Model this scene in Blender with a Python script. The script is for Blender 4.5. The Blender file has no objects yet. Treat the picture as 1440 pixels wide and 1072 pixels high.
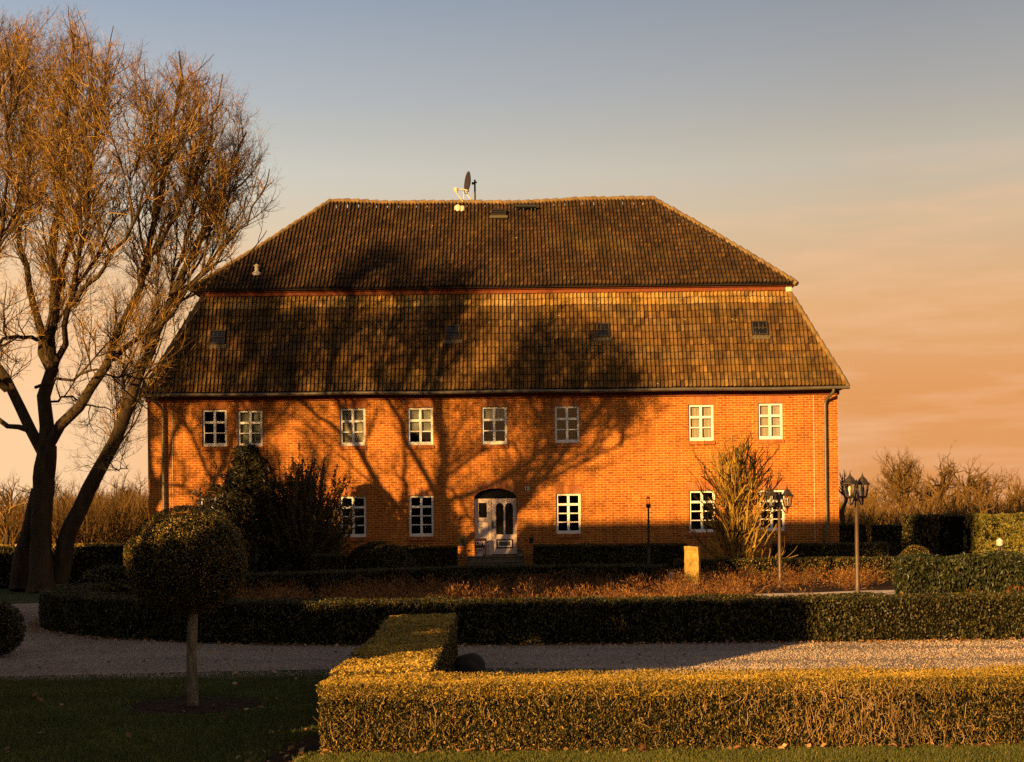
import bpy, math, random
import numpy as np
from mathutils import Vector
rng = np.random.default_rng(7)
random.seed(7)
sc = bpy.context.scene
COL = sc.collection
RAD = math.radians

# ------------------------------------------------------------ camera, sky, sun, exposure
CH = 1.5                                   # camera height
ROLL = 0.0115
cd = bpy.data.cameras.new('camera'); cam = bpy.data.objects.new('camera', cd); COL.objects.link(cam)
cd.sensor_width = 36; cd.lens = 50; cd.shift_y = 204 / 1440; cd.clip_start = 0.1; cd.clip_end = 3000
cam.location = (0, 0, CH); cam.rotation_euler = (math.pi / 2, ROLL, 0)
sc.camera = cam

SUN_EL, SUN_AZ = RAD(11), RAD(33)          # azimuth measured from the viewing axis, sun behind on the left
SDIR = Vector((math.sin(SUN_AZ) * math.cos(SUN_EL), math.cos(SUN_AZ) * math.cos(SUN_EL), -math.sin(SUN_EL)))
ld = bpy.data.lights.new('sun', 'SUN'); ld.energy = 5.0; ld.angle = RAD(0.5); ld.color = (1.0, 0.56, 0.17)
lo = bpy.data.objects.new('sun', ld); COL.objects.link(lo)
lo.rotation_euler = SDIR.to_track_quat('-Z', 'Y').to_euler(); lo.location = (-20, -30, 20)
sc.view_settings.view_transform = 'Standard'; sc.view_settings.look = 'None'
sc.view_settings.exposure = 1.2; sc.view_settings.gamma = 1.0; sc.view_settings.use_curve_mapping = False
sc.cycles.use_denoising = False
sc.cycles.max_bounces = 6; sc.cycles.transparent_max_bounces = 12

w = bpy.data.worlds.new('World'); sc.world = w; w.use_nodes = True
nt = w.node_tree; nt.nodes.clear()
def WN(t, **k):
    n = nt.nodes.new(t)
    for a, b in k.items(): setattr(n, a, b)
    return n
out = WN('ShaderNodeOutputWorld'); bg = WN('ShaderNodeBackground'); bg.inputs[1].default_value = 0.1
sky = WN('ShaderNodeTexSky', sky_type='NISHITA', sun_disc=False, sun_elevation=SUN_EL, sun_rotation=math.pi + SUN_AZ)
tc = WN('ShaderNodeTexCoord'); sep = WN('ShaderNodeSeparateXYZ')
nt.links.new(tc.outputs['Generated'], sep.inputs[0])
ramp = WN('ShaderNodeValToRGB'); cr = ramp.color_ramp
EXPO = 2 ** sc.view_settings.exposure
SKY = [(0.0, (.76, .31, .10)), (.05, (.78, .34, .115)), (.085, (.78, .335, .105)), (.15, (.79, .445, .20)), (.205, (.67, .51, .335)), (.24, (.57, .515, .42)), (.262, (.49, .46, .395)),
       (.288, (.41, .41, .405)), (.345, (.285, .32, .37)), (.5, (.17, .18, .20)), (1.0, (.13, .10, .085))]
while len(cr.elements) < len(SKY): cr.elements.new(0.5)
for e, (p, c) in zip(cr.elements, SKY):
    e.position = p; e.color = tuple(v / EXPO for v in c) + (1,)
nt.links.new(sep.outputs['Z'], ramp.inputs[0])
# thin streaky cloud: a stretched noise that lifts the low sky towards peach
mp = WN('ShaderNodeMapping'); mp.inputs['Scale'].default_value = (3.0, 3.0, 22.0)
nz = WN('ShaderNodeTexNoise'); nz.inputs['Scale'].default_value = 2.3; nz.inputs['Detail'].default_value = 9; nz.inputs['Roughness'].default_value = .55
nt.links.new(tc.outputs['Generated'], mp.inputs[0]); nt.links.new(mp.outputs[0], nz.inputs['Vector'])
cr2 = WN('ShaderNodeValToRGB'); cr2.color_ramp.elements[0].position = .46; cr2.color_ramp.elements[1].position = .70
nt.links.new(nz.outputs['Fac'], cr2.inputs[0])
mx = WN('ShaderNodeMapRange'); mx.inputs[1].default_value = .02; mx.inputs[2].default_value = .2   # more cloud to the right
nt.links.new(sep.outputs['X'], mx.inputs[0])
mz = WN('ShaderNodeMapRange'); mz.inputs[1].default_value = .26; mz.inputs[2].default_value = .19
nt.links.new(sep.outputs['Z'], mz.inputs[0])
m1 = WN('ShaderNodeMath', operation='MULTIPLY'); m2 = WN('ShaderNodeMath', operation='MULTIPLY'); m3 = WN('ShaderNodeMath', operation='MULTIPLY'); m3.inputs[1].default_value = .55
nt.links.new(mx.outputs[0], m1.inputs[0]); nt.links.new(mz.outputs[0], m1.inputs[1])
nt.links.new(m1.outputs[0], m2.inputs[0]); nt.links.new(cr2.outputs[0], m2.inputs[1]); nt.links.new(m2.outputs[0], m3.inputs[0])
cl = WN('ShaderNodeMixRGB'); cl.inputs[2].default_value = (.95 / EXPO, .56 / EXPO, .33 / EXPO, 1)
nt.links.new(m3.outputs[0], cl.inputs[0]); nt.links.new(ramp.outputs[0], cl.inputs[1])
x10 = WN('ShaderNodeMixRGB', blend_type='MULTIPLY'); x10.inputs[0].default_value = 1; x10.inputs[2].default_value = (10, 10, 10, 1)
sx = WN('ShaderNodeMapRange'); sx.inputs[1].default_value = -.32; sx.inputs[2].default_value = .25; nt.links.new(sep.outputs['X'], sx.inputs[0])
sr = WN('ShaderNodeMixRGB'); sr.inputs[1].default_value = (11.7, 12.7, 13.9, 1); sr.inputs[2].default_value = (9.8, 9.5, 9.2, 1); nt.links.new(sx.outputs[0], sr.inputs[0]); nt.links.new(sr.outputs[0], x10.inputs[2])
# paler glow low down towards the left
gx = WN('ShaderNodeMapRange'); gx.inputs[1].default_value = -.16; gx.inputs[2].default_value = -.28; nt.links.new(sep.outputs['X'], gx.inputs[0])
gz = WN('ShaderNodeMapRange'); gz.inputs[1].default_value = .22; gz.inputs[2].default_value = .08; nt.links.new(sep.outputs['Z'], gz.inputs[0])
gm = WN('ShaderNodeMath', operation='MULTIPLY'); nt.links.new(gx.outputs[0], gm.inputs[0]); nt.links.new(gz.outputs[0], gm.inputs[1])
pale = WN('ShaderNodeMixRGB'); pale.inputs[2].default_value = (.86 / EXPO, .50 / EXPO, .25 / EXPO, 1); nt.links.new(gm.outputs[0], pale.inputs[0]); nt.links.new(cl.outputs[0], pale.inputs[1]); nt.links.new(pale.outputs[0], x10.inputs[1])
fin = WN('ShaderNodeMixRGB'); fin.inputs[0].default_value = .985
nt.links.new(sky.outputs[0], fin.inputs[1]); nt.links.new(x10.outputs[0], fin.inputs[2])
nt.links.new(fin.outputs[0], bg.inputs[0]); nt.links.new(bg.outputs[0], out.inputs[0])

# ------------------------------------------------------------ survey of the photograph (pixel of the 1440 wide picture -> point)
_s, _c = math.sin(ROLL), math.cos(ROLL)
def uv(px, py):
    dx, dy = px - 720, 740 - py
    return (dx * _c + dy * _s) / 2000, (-dx * _s + dy * _c) / 2000
def at(px, py, Y):
    u, v = uv(px, py); return Vector((u * Y, Y, CH + v * Y))
def gnd(px, py, z=0.0):
    u, v = uv(px, py); Y = (z - CH) / v; return Vector((u * Y, Y, z))

# ------------------------------------------------------------ helpers
def tag(o, label=None, cat=None, group=None, kind=None):
    if label: o['label'] = label
    if cat: o['category'] = cat
    if group: o['group'] = group
    if kind: o['kind'] = kind
    return o
def thing(name, label, cat, loc=(0, 0, 0), rz=0, group=None):
    o = bpy.data.objects.new(name, None); COL.objects.link(o); o.location = loc; o.rotation_euler = (0, 0, rz)
    o.empty_display_size = .2
    return tag(o, label, cat, group)
def copy_tree(o, parent=None):
    c = o.copy(); COL.objects.link(c); c.parent = parent
    for ch in [x for x in o.children]: copy_tree(ch, c)
    return c
class MB:
    def __init__(s): s.v = []; s.f = []; s.m = []; s.sm = []
    def add(s, vs, fs, mi=0, smooth=False):
        b = len(s.v); s.v += [tuple(p) for p in vs]
        for f in fs: s.f.append([b + i for i in f]); s.m.append(mi); s.sm.append(smooth)
    def box(s, x0, x1, y0, y1, z0, z1, mi=0):
        s.add([(x0, y0, z0), (x1, y0, z0), (x1, y1, z0), (x0, y1, z0), (x0, y0, z1), (x1, y0, z1), (x1, y1, z1), (x0, y1, z1)],
              [(0, 3, 2, 1), (4, 5, 6, 7), (0, 1, 5, 4), (1, 2, 6, 5), (2, 3, 7, 6), (3, 0, 4, 7)], mi)
    def quad(s, a, b, c, d, mi=0): s.add([a, b, c, d], [(0, 1, 2, 3)], mi)
    def tube(s, pts, rads, n=8, mi=0, caps=True, smooth=True):
        pts = [Vector(p) for p in pts]
        if not hasattr(rads, '__len__'): rads = [rads] * len(pts)
        vs = []; ref = None
        for i, p in enumerate(pts):
            d = (pts[min(i + 1, len(pts) - 1)] - pts[max(i - 1, 0)]).normalized()
            if ref is None: ref = Vector((0, 0, 1)) if abs(d.z) < .9 else Vector((1, 0, 0))
            a = d.cross(ref).normalized(); b = d.cross(a); ref = b.cross(d) if False else ref
            for k in range(n):
                t = 2 * math.pi * k / n
                vs.append(p + (a * math.cos(t) + b * math.sin(t)) * rads[i])
        fs = [(i * n + k, i * n + (k + 1) % n, (i + 1) * n + (k + 1) % n, (i + 1) * n + k) for i in range(len(pts) - 1) for k in range(n)]
        s.add(vs, fs, mi, smooth)
        if caps:
            s.add(vs[:n], [tuple(range(n))], mi); s.add(vs[-n:], [tuple(range(n - 1, -1, -1))], mi)
    def lathe(s, c, prof, n=16, mi=0, smooth=True, rot=0.0):       # prof: (r, z) from bottom to top
        vs = [(c[0] + r * math.cos(rot + 2 * math.pi * k / n), c[1] + r * math.sin(rot + 2 * math.pi * k / n), c[2] + z) for r, z in prof for k in range(n)]
        fs = [(i * n + k, i * n + (k + 1) % n, (i + 1) * n + (k + 1) % n, (i + 1) * n + k) for i in range(len(prof) - 1) for k in range(n)]
        s.add(vs, fs, mi, smooth)
        s.add(vs[:n], [tuple(range(n - 1, -1, -1))], mi); s.add(vs[-n:], [tuple(range(n))], mi)
    def prism(s, poly, y0, y1, mi=0):                               # poly in x,z
        n = len(poly); vs = [(x, y0, z) for x, z in poly] + [(x, y1, z) for x, z in poly]
        s.add(vs, [tuple(range(n)), tuple(range(2 * n - 1, n - 1, -1))] + [(i, n + i, n + (i + 1) % n, (i + 1) % n) for i in range(n)], mi)
    def build(s, name, mats, parent=None, bevel=0):
        me = bpy.data.meshes.new(name); me.from_pydata(s.v, [], s.f)
        if not isinstance(mats, (list, tuple)): mats = [mats]
        for m in mats: me.materials.append(m)
        me.polygons.foreach_set('material_index', s.m); me.polygons.foreach_set('use_smooth', s.sm)
        me.update()
        o = bpy.data.objects.new(name, me); COL.objects.link(o); o.parent = parent
        if parent: o.matrix_parent_inverse.identity()
        if bevel:
            b = o.modifiers.new('bevel', 'BEVEL'); b.width = bevel; b.segments = 2; b.limit_method = 'ANGLE'
        return o
def npmesh(name, groups, mats, parent=None, smooth=False, attr=None):
    """groups: list of (V[n,3], F[m,4], material index); one mesh object"""
    Vs, Fs, Ms, b = [], [], [], 0
    for V, F, mi in groups:
        if len(F) == 0: continue
        Vs.append(V); Fs.append(F + b); Ms.append(np.full(len(F), mi, np.int32)); b += len(V)
    V = np.concatenate(Vs).astype(np.float32); F = np.concatenate(Fs).astype(np.int32); M = np.concatenate(Ms)
    me = bpy.data.meshes.new(name)
    me.vertices.add(len(V)); me.vertices.foreach_set('co', V.ravel())
    me.loops.add(F.size); me.loops.foreach_set('vertex_index', F.ravel())
    me.polygons.add(len(F)); me.polygons.foreach_set('loop_start', np.arange(0, F.size, 4, dtype=np.int32))
    me.polygons.foreach_set('loop_total', np.full(len(F), 4, np.int32))
    if not isinstance(mats, (list, tuple)): mats = [mats]
    for m in mats: me.materials.append(m)
    me.polygons.foreach_set('material_index', M)
    me.polygons.foreach_set('use_smooth', np.full(len(F), smooth))
    me.update(calc_edges=True)
    if attr is not None:
        a = me.attributes.new('tint', 'FLOAT', 'FACE'); a.data.foreach_set('value', np.asarray(attr, np.float32))
    o = bpy.data.objects.new(name, me); COL.objects.link(o); o.parent = parent
    return o
def nrm(v): return v / np.maximum(np.linalg.norm(v, axis=-1, keepdims=True), 1e-9)
def lump(P, s, seed=0):
    """smooth pseudo-noise, about -1..1, of points P at scale s"""
    r = np.random.default_rng(100 + seed); t = np.zeros(len(P))
    for i in range(6):
        k = nrm(r.normal(size=3)) * (2 * math.pi / s) * (0.6 + .35 * i); t += np.sin(P @ k + r.uniform(0, 6.28)) / (1 + .45 * i)
    return t / 2.4
def leaves(P, N, size, aspect=.5, spread=.8, var=.35, axis=None, axis_w=0.0):
    """one bent leaf-shaped quad at each point; N = outward direction"""
    n = len(P)
    nn = nrm(N + rng.normal(size=(n, 3)) * spread)
    t = rng.normal(size=(n, 3))
    if axis is not None: t = t * (1 - axis_w) + np.asarray(axis) * axis_w * 1.7
    t = nrm(t - nn * np.sum(t * nn, 1, keepdims=True)); b = np.cross(nn, t)
    L = (size * (1 + var * rng.normal(size=(n, 1)))).clip(size * .35); W = L * aspect
    V = np.stack([P - t * L * .5, P + b * W * .5 + nn * L * .08, P + t * L * .5, P - b * W * .5 + nn * L * .08], 1).reshape(-1, 3)
    return V, np.arange(4 * n).reshape(-1, 4)
def tubes(P, R, m=3):
    """P[N,K,3], R[N,K] -> quads"""
    N, K, _ = P.shape
    if N == 0: return np.zeros((0, 3)), np.zeros((0, 4), int)
    d = np.empty_like(P); d[:, 1:-1] = P[:, 2:] - P[:, :-2]; d[:, 0] = P[:, 1] - P[:, 0]; d[:, -1] = P[:, -1] - P[:, -2]; d = nrm(d)
    ref = nrm(rng.normal(size=(N, 1, 3)) + np.zeros((1, K, 1))); a = nrm(np.cross(d, ref)); b = np.cross(d, a)
    th = np.arange(m) * 2 * math.pi / m
    V = P[:, :, None] + (a[:, :, None] * np.cos(th)[None, None, :, None] + b[:, :, None] * np.sin(th)[None, None, :, None]) * R[:, :, None, None]
    idx = np.arange(N * K * m).reshape(N, K, m); nx = np.roll(idx, -1, 2)
    F = np.stack([idx[:, :-1], nx[:, :-1], nx[:, 1:], idx[:, 1:]], -1).reshape(-1, 4)
    return V.reshape(-1, 3), F
def cubesphere(n):
    g = np.linspace(-1, 1, n + 1); Vs, Fs, b = [], [], 0
    u, v = np.meshgrid(np.tan(g * math.pi / 4), np.tan(g * math.pi / 4), indexing='ij'); o = np.ones_like(u)
    ii = np.arange((n + 1) ** 2).reshape(n + 1, n + 1); q = np.stack([ii[:-1, :-1], ii[1:, :-1], ii[1:, 1:], ii[:-1, 1:]], -1).reshape(-1, 4)
    for A in ([o, u, v], [-o, v, u], [v, o, u], [u, -o, v], [u, v, o], [v, u, -o]):
        Vs.append(nrm(np.stack(A, -1).reshape(-1, 3))); Fs.append(q + b); b += (n + 1) ** 2
    return np.concatenate(Vs), np.concatenate(Fs)

# ------------------------------------------------------------ materials
def mat(name, rough=.7, spec=.3):
    m = bpy.data.materials.new(name); m.use_nodes = True
    b = m.node_tree.nodes['Principled BSDF']; b.inputs['Roughness'].default_value = rough; b.inputs['Specular IOR Level'].default_value = spec
    return m, m.node_tree, b
def nd(t, ty, **k):
    n = t.nodes.new(ty)
    for a, v in k.items():
        if a in n.inputs: n.inputs[a].default_value = v
        else: setattr(n, a, v)
    return n
def ramp_node(t, src, stops):
    r = t.nodes.new('ShaderNodeValToRGB'); c = r.color_ramp
    while len(c.elements) < len(stops): c.elements.new(.5)
    for e, (p, col) in zip(c.elements, stops): e.position = p; e.color = tuple(col) + (1,)
    t.links.new(src, r.inputs[0]); return r.outputs[0]
def noise(t, scale, detail=4, rough=.6, coord='Object', stretch=None):
    tcn = t.nodes.new('ShaderNodeTexCoord'); n = nd(t, 'ShaderNodeTexNoise', Scale=scale, Detail=detail, Roughness=rough)
    if stretch:
        mpn = nd(t, 'ShaderNodeMapping'); mpn.inputs['Scale'].default_value = stretch
        t.links.new(tcn.outputs[coord], mpn.inputs[0]); t.links.new(mpn.outputs[0], n.inputs['Vector'])
    else: t.links.new(tcn.outputs[coord], n.inputs['Vector'])
    return n.outputs['Fac']
def mixc(t, fac, a, b, blend='MIX'):
    m = t.nodes.new('ShaderNodeMixRGB'); m.blend_type = blend
    for i, x in enumerate((fac, a, b)):
        if hasattr(x, 'is_linked') or isinstance(x, bpy.types.NodeSocket): t.links.new(x, m.inputs[i])
        elif i == 0: m.inputs[0].default_value = x
        else: m.inputs[i].default_value = tuple(x) + (1,)
    return m.outputs[0]
def bump(t, b, h, strength=.4, dist=.02):
    n = nd(t, 'ShaderNodeBump', Strength=strength, Distance=dist); t.links.new(h, n.inputs['Height']); t.links.new(n.outputs[0], b.inputs['Normal'])
def island(t):
    return t.nodes.new('ShaderNodeNewGeometry').outputs['Random Per Island']
def plain(name, c, rough=.6, spec=.3, metal=0.0, vary=.12, scale=6.0, bmp=0.0):
    m, t, b = mat(name, rough, spec); b.inputs['Metallic'].default_value = metal
    f = noise(t, scale, 5)
    col = ramp_node(t, f, [(.3, [x * (1 - vary) for x in c]), (.7, [min(1, x * (1 + vary)) for x in c])])
    t.links.new(col, b.inputs['Base Color'])
    if bmp: bump(t, b, noise(t, scale * 8, 4), bmp, .01)
    return m
def foliage(name, stops, rough=.45, spec=.4, trans=.18):
    """leaf material: colour differs from leaf to leaf"""
    m, t, b = mat(name, rough, spec)
    col = ramp_node(t, island(t), stops)
    big = noise(t, 1.3, 3)
    col2 = mixc(t, .55, col, ramp_node(t, big, [(.35, (.55, .55, .5)), (.65, (1.25, 1.15, .95))]), 'MULTIPLY')
    t.links.new(col2, b.inputs['Base Color'])
    if trans:
        tr = t.nodes.new('ShaderNodeBsdfTranslucent'); t.links.new(col2, tr.inputs[0])
        mxs = t.nodes.new('ShaderNodeMixShader'); mxs.inputs[0].default_value = trans
        t.links.new(b.outputs[0], mxs.inputs[1]); t.links.new(tr.outputs[0], mxs.inputs[2])
        t.links.new(mxs.outputs[0], t.nodes['Material Output'].inputs[0])
    return m
M = {}
def brick_mat(name, c1, c2, mortar):
    m, t, b = mat(name, .85, .2)
    tcn = t.nodes.new('ShaderNodeTexCoord'); s = t.nodes.new('ShaderNodeSeparateXYZ'); t.links.new(tcn.outputs['Object'], s.inputs[0])
    a = nd(t, 'ShaderNodeMath', operation='ADD'); t.links.new(s.outputs['X'], a.inputs[0]); t.links.new(s.outputs['Y'], a.inputs[1])
    cmb = t.nodes.new('ShaderNodeCombineXYZ'); t.links.new(a.outputs[0], cmb.inputs[0]); t.links.new(s.outputs['Z'], cmb.inputs[1])
    wob = nd(t, 'ShaderNodeTexNoise', Scale=5.0, Detail=2); t.links.new(tcn.outputs['Object'], wob.inputs['Vector'])
    va = nd(t, 'ShaderNodeVectorMath', operation='MULTIPLY_ADD'); va.inputs[1].default_value = (.012, .012, 0)
    t.links.new(wob.outputs['Color'], va.inputs[0]); t.links.new(cmb.outputs[0], va.inputs[2])
    br = nd(t, 'ShaderNodeTexBrick', Scale=1.0); br.inputs['Brick Width'].default_value = .245; br.inputs['Row Height'].default_value = .0815
    br.inputs['Mortar Size'].default_value = .009; br.inputs['Mortar Smooth'].default_value = .25; br.inputs['Bias'].default_value = -.1
    br.inputs['Color1'].default_value = c1 + (1,); br.inputs['Color2'].default_value = c2 + (1,); br.inputs['Mortar'].default_value = mortar + (1,)
    t.links.new(va.outputs[0], br.inputs['Vector'])
    f1 = noise(t, .7, 5); f2 = noise(t, 14, 3)
    c = mixc(t, .8, br.outputs['Color'], ramp_node(t, f1, [(.3, (.68, .62, .58)), (.7, (1.18, 1.16, 1.12))]), 'MULTIPLY')
    c = mixc(t, .7, c, ramp_node(t, f2, [(.3, (.62, .58, .56)), (.7, (1.28, 1.32, 1.34))]), 'MULTIPLY')
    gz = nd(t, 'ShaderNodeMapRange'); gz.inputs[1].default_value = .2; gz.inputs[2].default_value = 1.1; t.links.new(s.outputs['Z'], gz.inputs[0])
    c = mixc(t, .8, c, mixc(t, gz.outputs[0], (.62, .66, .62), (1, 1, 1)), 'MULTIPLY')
    c = mixc(t, .55, c, ramp_node(t, noise(t, 2.2, 5, .7, stretch=(2.5, 2.5, .35)), [(.36, (.55, .5, .46)), (.52, (1, 1, 1))]), 'MULTIPLY')
    t.links.new(c, b.inputs['Base Color'])
    inv = nd(t, 'ShaderNodeMath', operation='SUBTRACT'); inv.inputs[0].default_value = 1.0; t.links.new(br.outputs['Fac'], inv.inputs[1])
    ad = nd(t, 'ShaderNodeMath', operation='MULTIPLY_ADD'); ad.inputs[1].default_value = .5; t.links.new(noise(t, 40, 4), ad.inputs[0]); t.links.new(inv.outputs[0], ad.inputs[2])
    bump(t, b, ad.outputs[0], .55, .008)
    return m
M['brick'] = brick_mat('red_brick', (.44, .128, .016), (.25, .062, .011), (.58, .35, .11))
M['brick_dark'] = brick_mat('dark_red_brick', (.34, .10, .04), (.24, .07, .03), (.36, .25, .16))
m, t, b = mat('cut_brick', .85, .2); t.links.new(ramp_node(t, island(t), [(0, (.25, .07, .02)), (.5, (.35, .11, .028)), (1, (.43, .15, .04))]), b.inputs['Base Color']); bump(t, b, noise(t, 30, 4), .3, .008); M['cut_brick'] = m
m, t, b = mat('mortar', .95, .1); b.inputs['Base Color'].default_value = (.42, .29, .17, 1); M['mortar'] = m
# roof tiles: each tile has its own tone; moss, dark blotches and lichen lie over them in patches
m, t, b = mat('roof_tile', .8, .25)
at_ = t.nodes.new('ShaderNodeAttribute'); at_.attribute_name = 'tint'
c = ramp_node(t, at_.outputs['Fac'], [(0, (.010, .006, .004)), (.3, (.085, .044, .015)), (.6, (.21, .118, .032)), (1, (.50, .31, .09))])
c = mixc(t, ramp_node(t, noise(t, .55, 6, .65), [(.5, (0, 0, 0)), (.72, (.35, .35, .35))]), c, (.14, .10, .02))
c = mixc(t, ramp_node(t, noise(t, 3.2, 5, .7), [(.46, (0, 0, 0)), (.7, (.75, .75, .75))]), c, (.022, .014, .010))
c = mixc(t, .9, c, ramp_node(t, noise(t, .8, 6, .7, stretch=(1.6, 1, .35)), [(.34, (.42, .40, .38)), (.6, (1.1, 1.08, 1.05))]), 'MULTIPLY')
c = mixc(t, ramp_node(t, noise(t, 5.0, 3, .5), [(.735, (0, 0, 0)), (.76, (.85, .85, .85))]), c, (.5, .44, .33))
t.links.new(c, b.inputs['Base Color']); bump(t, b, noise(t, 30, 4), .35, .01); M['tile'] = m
M['deck'] = plain('roof_deck_wood', (.022, .015, .011), .9)
M['white'] = plain('white_paint', (.78, .76, .72), .45, .4, vary=.06, scale=4)
M['cream'] = plain('door_paint', (.66, .52, .45), .45, .4, vary=.06, scale=5)
M['maroon'] = plain('maroon_paint', (.07, .018, .016), .5)
M['olive'] = plain('olive_paint', (.10, .085, .05), .6)
M['zinc'] = plain('zinc', (.13, .11, .085), .5, .5, .5, vary=.25, scale=2)
M['iron'] = plain('dark_iron', (.045, .034, .028), .55, .4, .3, vary=.3, scale=9)
M['black'] = plain('black_plastic', (.012, .012, .013), .45, .4)
M['redband'] = plain('red_cornice_brick', (.17, .045, .016), .85, vary=.3, scale=9, bmp=.3)
M['pole'] = plain('lamp_pole_paint', (.11, .075, .055), .5, .4, .3, vary=.25, scale=7)
M['pot'] = plain('glazed_pot', (.16, .19, .22), .4); M['whitepot'] = plain('white_plastic', (.6, .58, .55), .5)
M['terracotta'] = plain('terracotta', (.42, .17, .05), .8)
M['stone'] = plain('mossy_stone', (.33, .22, .055), .9, .2, vary=.55, scale=4.5, bmp=.9)
M['boulder'] = plain('dark_boulder', (.045, .042, .036), .9, .2, vary=.5, scale=9, bmp=.8)
M['step'] = plain('worn_step_stone', (.14, .11, .075), .9, .2, vary=.35, scale=6, bmp=.5)
M['curtain'] = plain('beige_blind', (.50, .42, .36), .9, vary=.05); M['curtain_grey'] = plain('grey_blind', (.34, .33, .30), .9, vary=.06)
M['dish'] = plain('dish_shade_tone', (.028, .018, .015), .6); M['bone'] = plain('bleached_metal', (.62, .53, .40), .5)  # shade of the dish face turned from the sun, put into its colour
M['slab'] = plain('paving_slab', (.66, .54, .45), .9, .2, vary=.2, scale=3, bmp=.9)
m, t, b = mat('window_glass'); t.nodes.remove(b)
gl = nd(t, 'ShaderNodeBsdfGlossy', Roughness=.02); trn = nd(t, 'ShaderNodeBsdfTransparent'); trn.inputs[0].default_value = (.86, .88, .86, 1)
fr = nd(t, 'ShaderNodeFresnel', IOR=1.5); ms = t.nodes.new('ShaderNodeMixShader')
t.links.new(fr.outputs[0], ms.inputs[0]); t.links.new(trn.outputs[0], ms.inputs[1]); t.links.new(gl.outputs[0], ms.inputs[2]); t.links.new(ms.outputs[0], t.nodes['Material Output'].inputs[0]); M['glass'] = m
m, t, b = mat('dark_glass', .08, .6); b.inputs['Base Color'].default_value = (.008, .009, .01, 1); M['dark_glass'] = m
m, t, b = mat('frosted_bulb', .3, .5); b.inputs['Base Color'].default_value = (.85, .8, .7, 1); M['bulb'] = m
# vegetation
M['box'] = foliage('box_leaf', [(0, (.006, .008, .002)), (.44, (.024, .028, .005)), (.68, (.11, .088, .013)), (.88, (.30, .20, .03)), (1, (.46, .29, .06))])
M['box_top'] = foliage('box_leaf_sunlit', [(0, (.2, .14, .02)), (.4, (.38, .26, .04)), (.75, (.50, .34, .05)), (1, (.58, .38, .09))])  # top leaves of the hedges: sunlit brightness put into the colour
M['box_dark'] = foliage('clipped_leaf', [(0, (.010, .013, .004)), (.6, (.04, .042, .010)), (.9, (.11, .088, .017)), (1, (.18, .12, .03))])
M['core'] = plain('hedge_core', (.006, .005, .003), 1, .0)  # near black: the shade inside the leaf layer put into colour
M['yew'] = foliage('yew_leaf', [(0, (.014, .022, .008)), (.6, (.034, .044, .013)), (.92, (.062, .066, .018)), (1, (.10, .08, .02))])
M['conifer'] = foliage('conifer_leaf', [(0, (.006, .007, .003)), (.6, (.016, .016, .005)), (1, (.05, .042, .010))])
M['shoot'] = foliage('upright_yew_leaf', [(0, (.035, .034, .012)), (.6, (.075, .068, .02)), (1, (.13, .10, .028))])
M['thuja'] = foliage('tall_hedge_leaf', [(0, (.06, .065, .012)), (.6, (.18, .165, .028)), (1, (.30, .23, .04))])
M['stem'] = foliage('pale_stem', [(0, (.16, .095, .04)), (.6, (.32, .20, .10)), (1, (.46, .32, .18))], .7, .2, 0)
M['heather'] = foliage('dry_heather', [(0, (.05, .018, .012)), (.5, (.17, .07, .03)), (.85, (.36, .18, .06)), (1, (.5, .30, .11))], .8, .1, .2)
M['fallen'] = foliage('fallen_leaf', [(0, (.16, .07, .03)), (.5, (.34, .18, .085)), (1, (.52, .34, .2))], .7, .2, .1)
M['blade'] = foliage('grass_blade', [(0, (.06, .08, .022)), (.5, (.115, .135, .035)), (.9, (.18, .185, .05)), (1, (.28, .22, .09))], .6, .2, .25)
def bark_mat(name, c0, c1, sc_=6):
    m, t, b = mat(name, .9, .15)
    f = noise(t, sc_, 6, .7, stretch=(1, 1, .18))
    col = ramp_node(t, f, [(.3, c0), (.62, c1)])
    col = mixc(t, ramp_node(t, noise(t, 1.4, 4), [(.5, (0, 0, 0)), (.7, (.5, .5, .5))]), col, (.06, .052, .018))
    t.links.new(col, b.inputs['Base Color']); bump(t, b, f, 1.0, .08); return m
M['bark'] = bark_mat('willow_bark', (.014, .009, .006), (.075, .05, .028))
M['bark_thin'] = bark_mat('standard_bark', (.15, .105, .065), (.40, .30, .19), 30)
M['branch'] = foliage('branch_bark', [(0, (.035, .022, .012)), (.6, (.08, .05, .022)), (1, (.16, .10, .04))], .8, .2, 0)
M['twig'] = foliage('golden_twig', [(0, (.02, .011, .006)), (.38, (.075, .036, .011)), (.7, (.28, .15, .03)), (1, (.6, .38, .07))], .6, .25, 0)
M['bush_twig'] = foliage('bare_shrub_wood', [(0, (.07, .04, .010)), (.5, (.24, .145, .028)), (1, (.46, .30, .06))], .8, .2, 0)
M['far_twig'] = foliage('far_twig', [(0, (.08, .043, .017)), (.5, (.16, .092, .03)), (1, (.27, .17, .05))], .9, .1, 0)
M['wood_twig'] = foliage('wood_twig', [(0, (.03, .016, .008)), (.6, (.075, .043, .015)), (1, (.15, .09, .025))], .9, .1, 0)
M['far_twig_dark'] = foliage('far_twig_dark', [(0, (.075, .042, .018)), (1, (.17, .105, .032))], .9, .1, 0)
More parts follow.
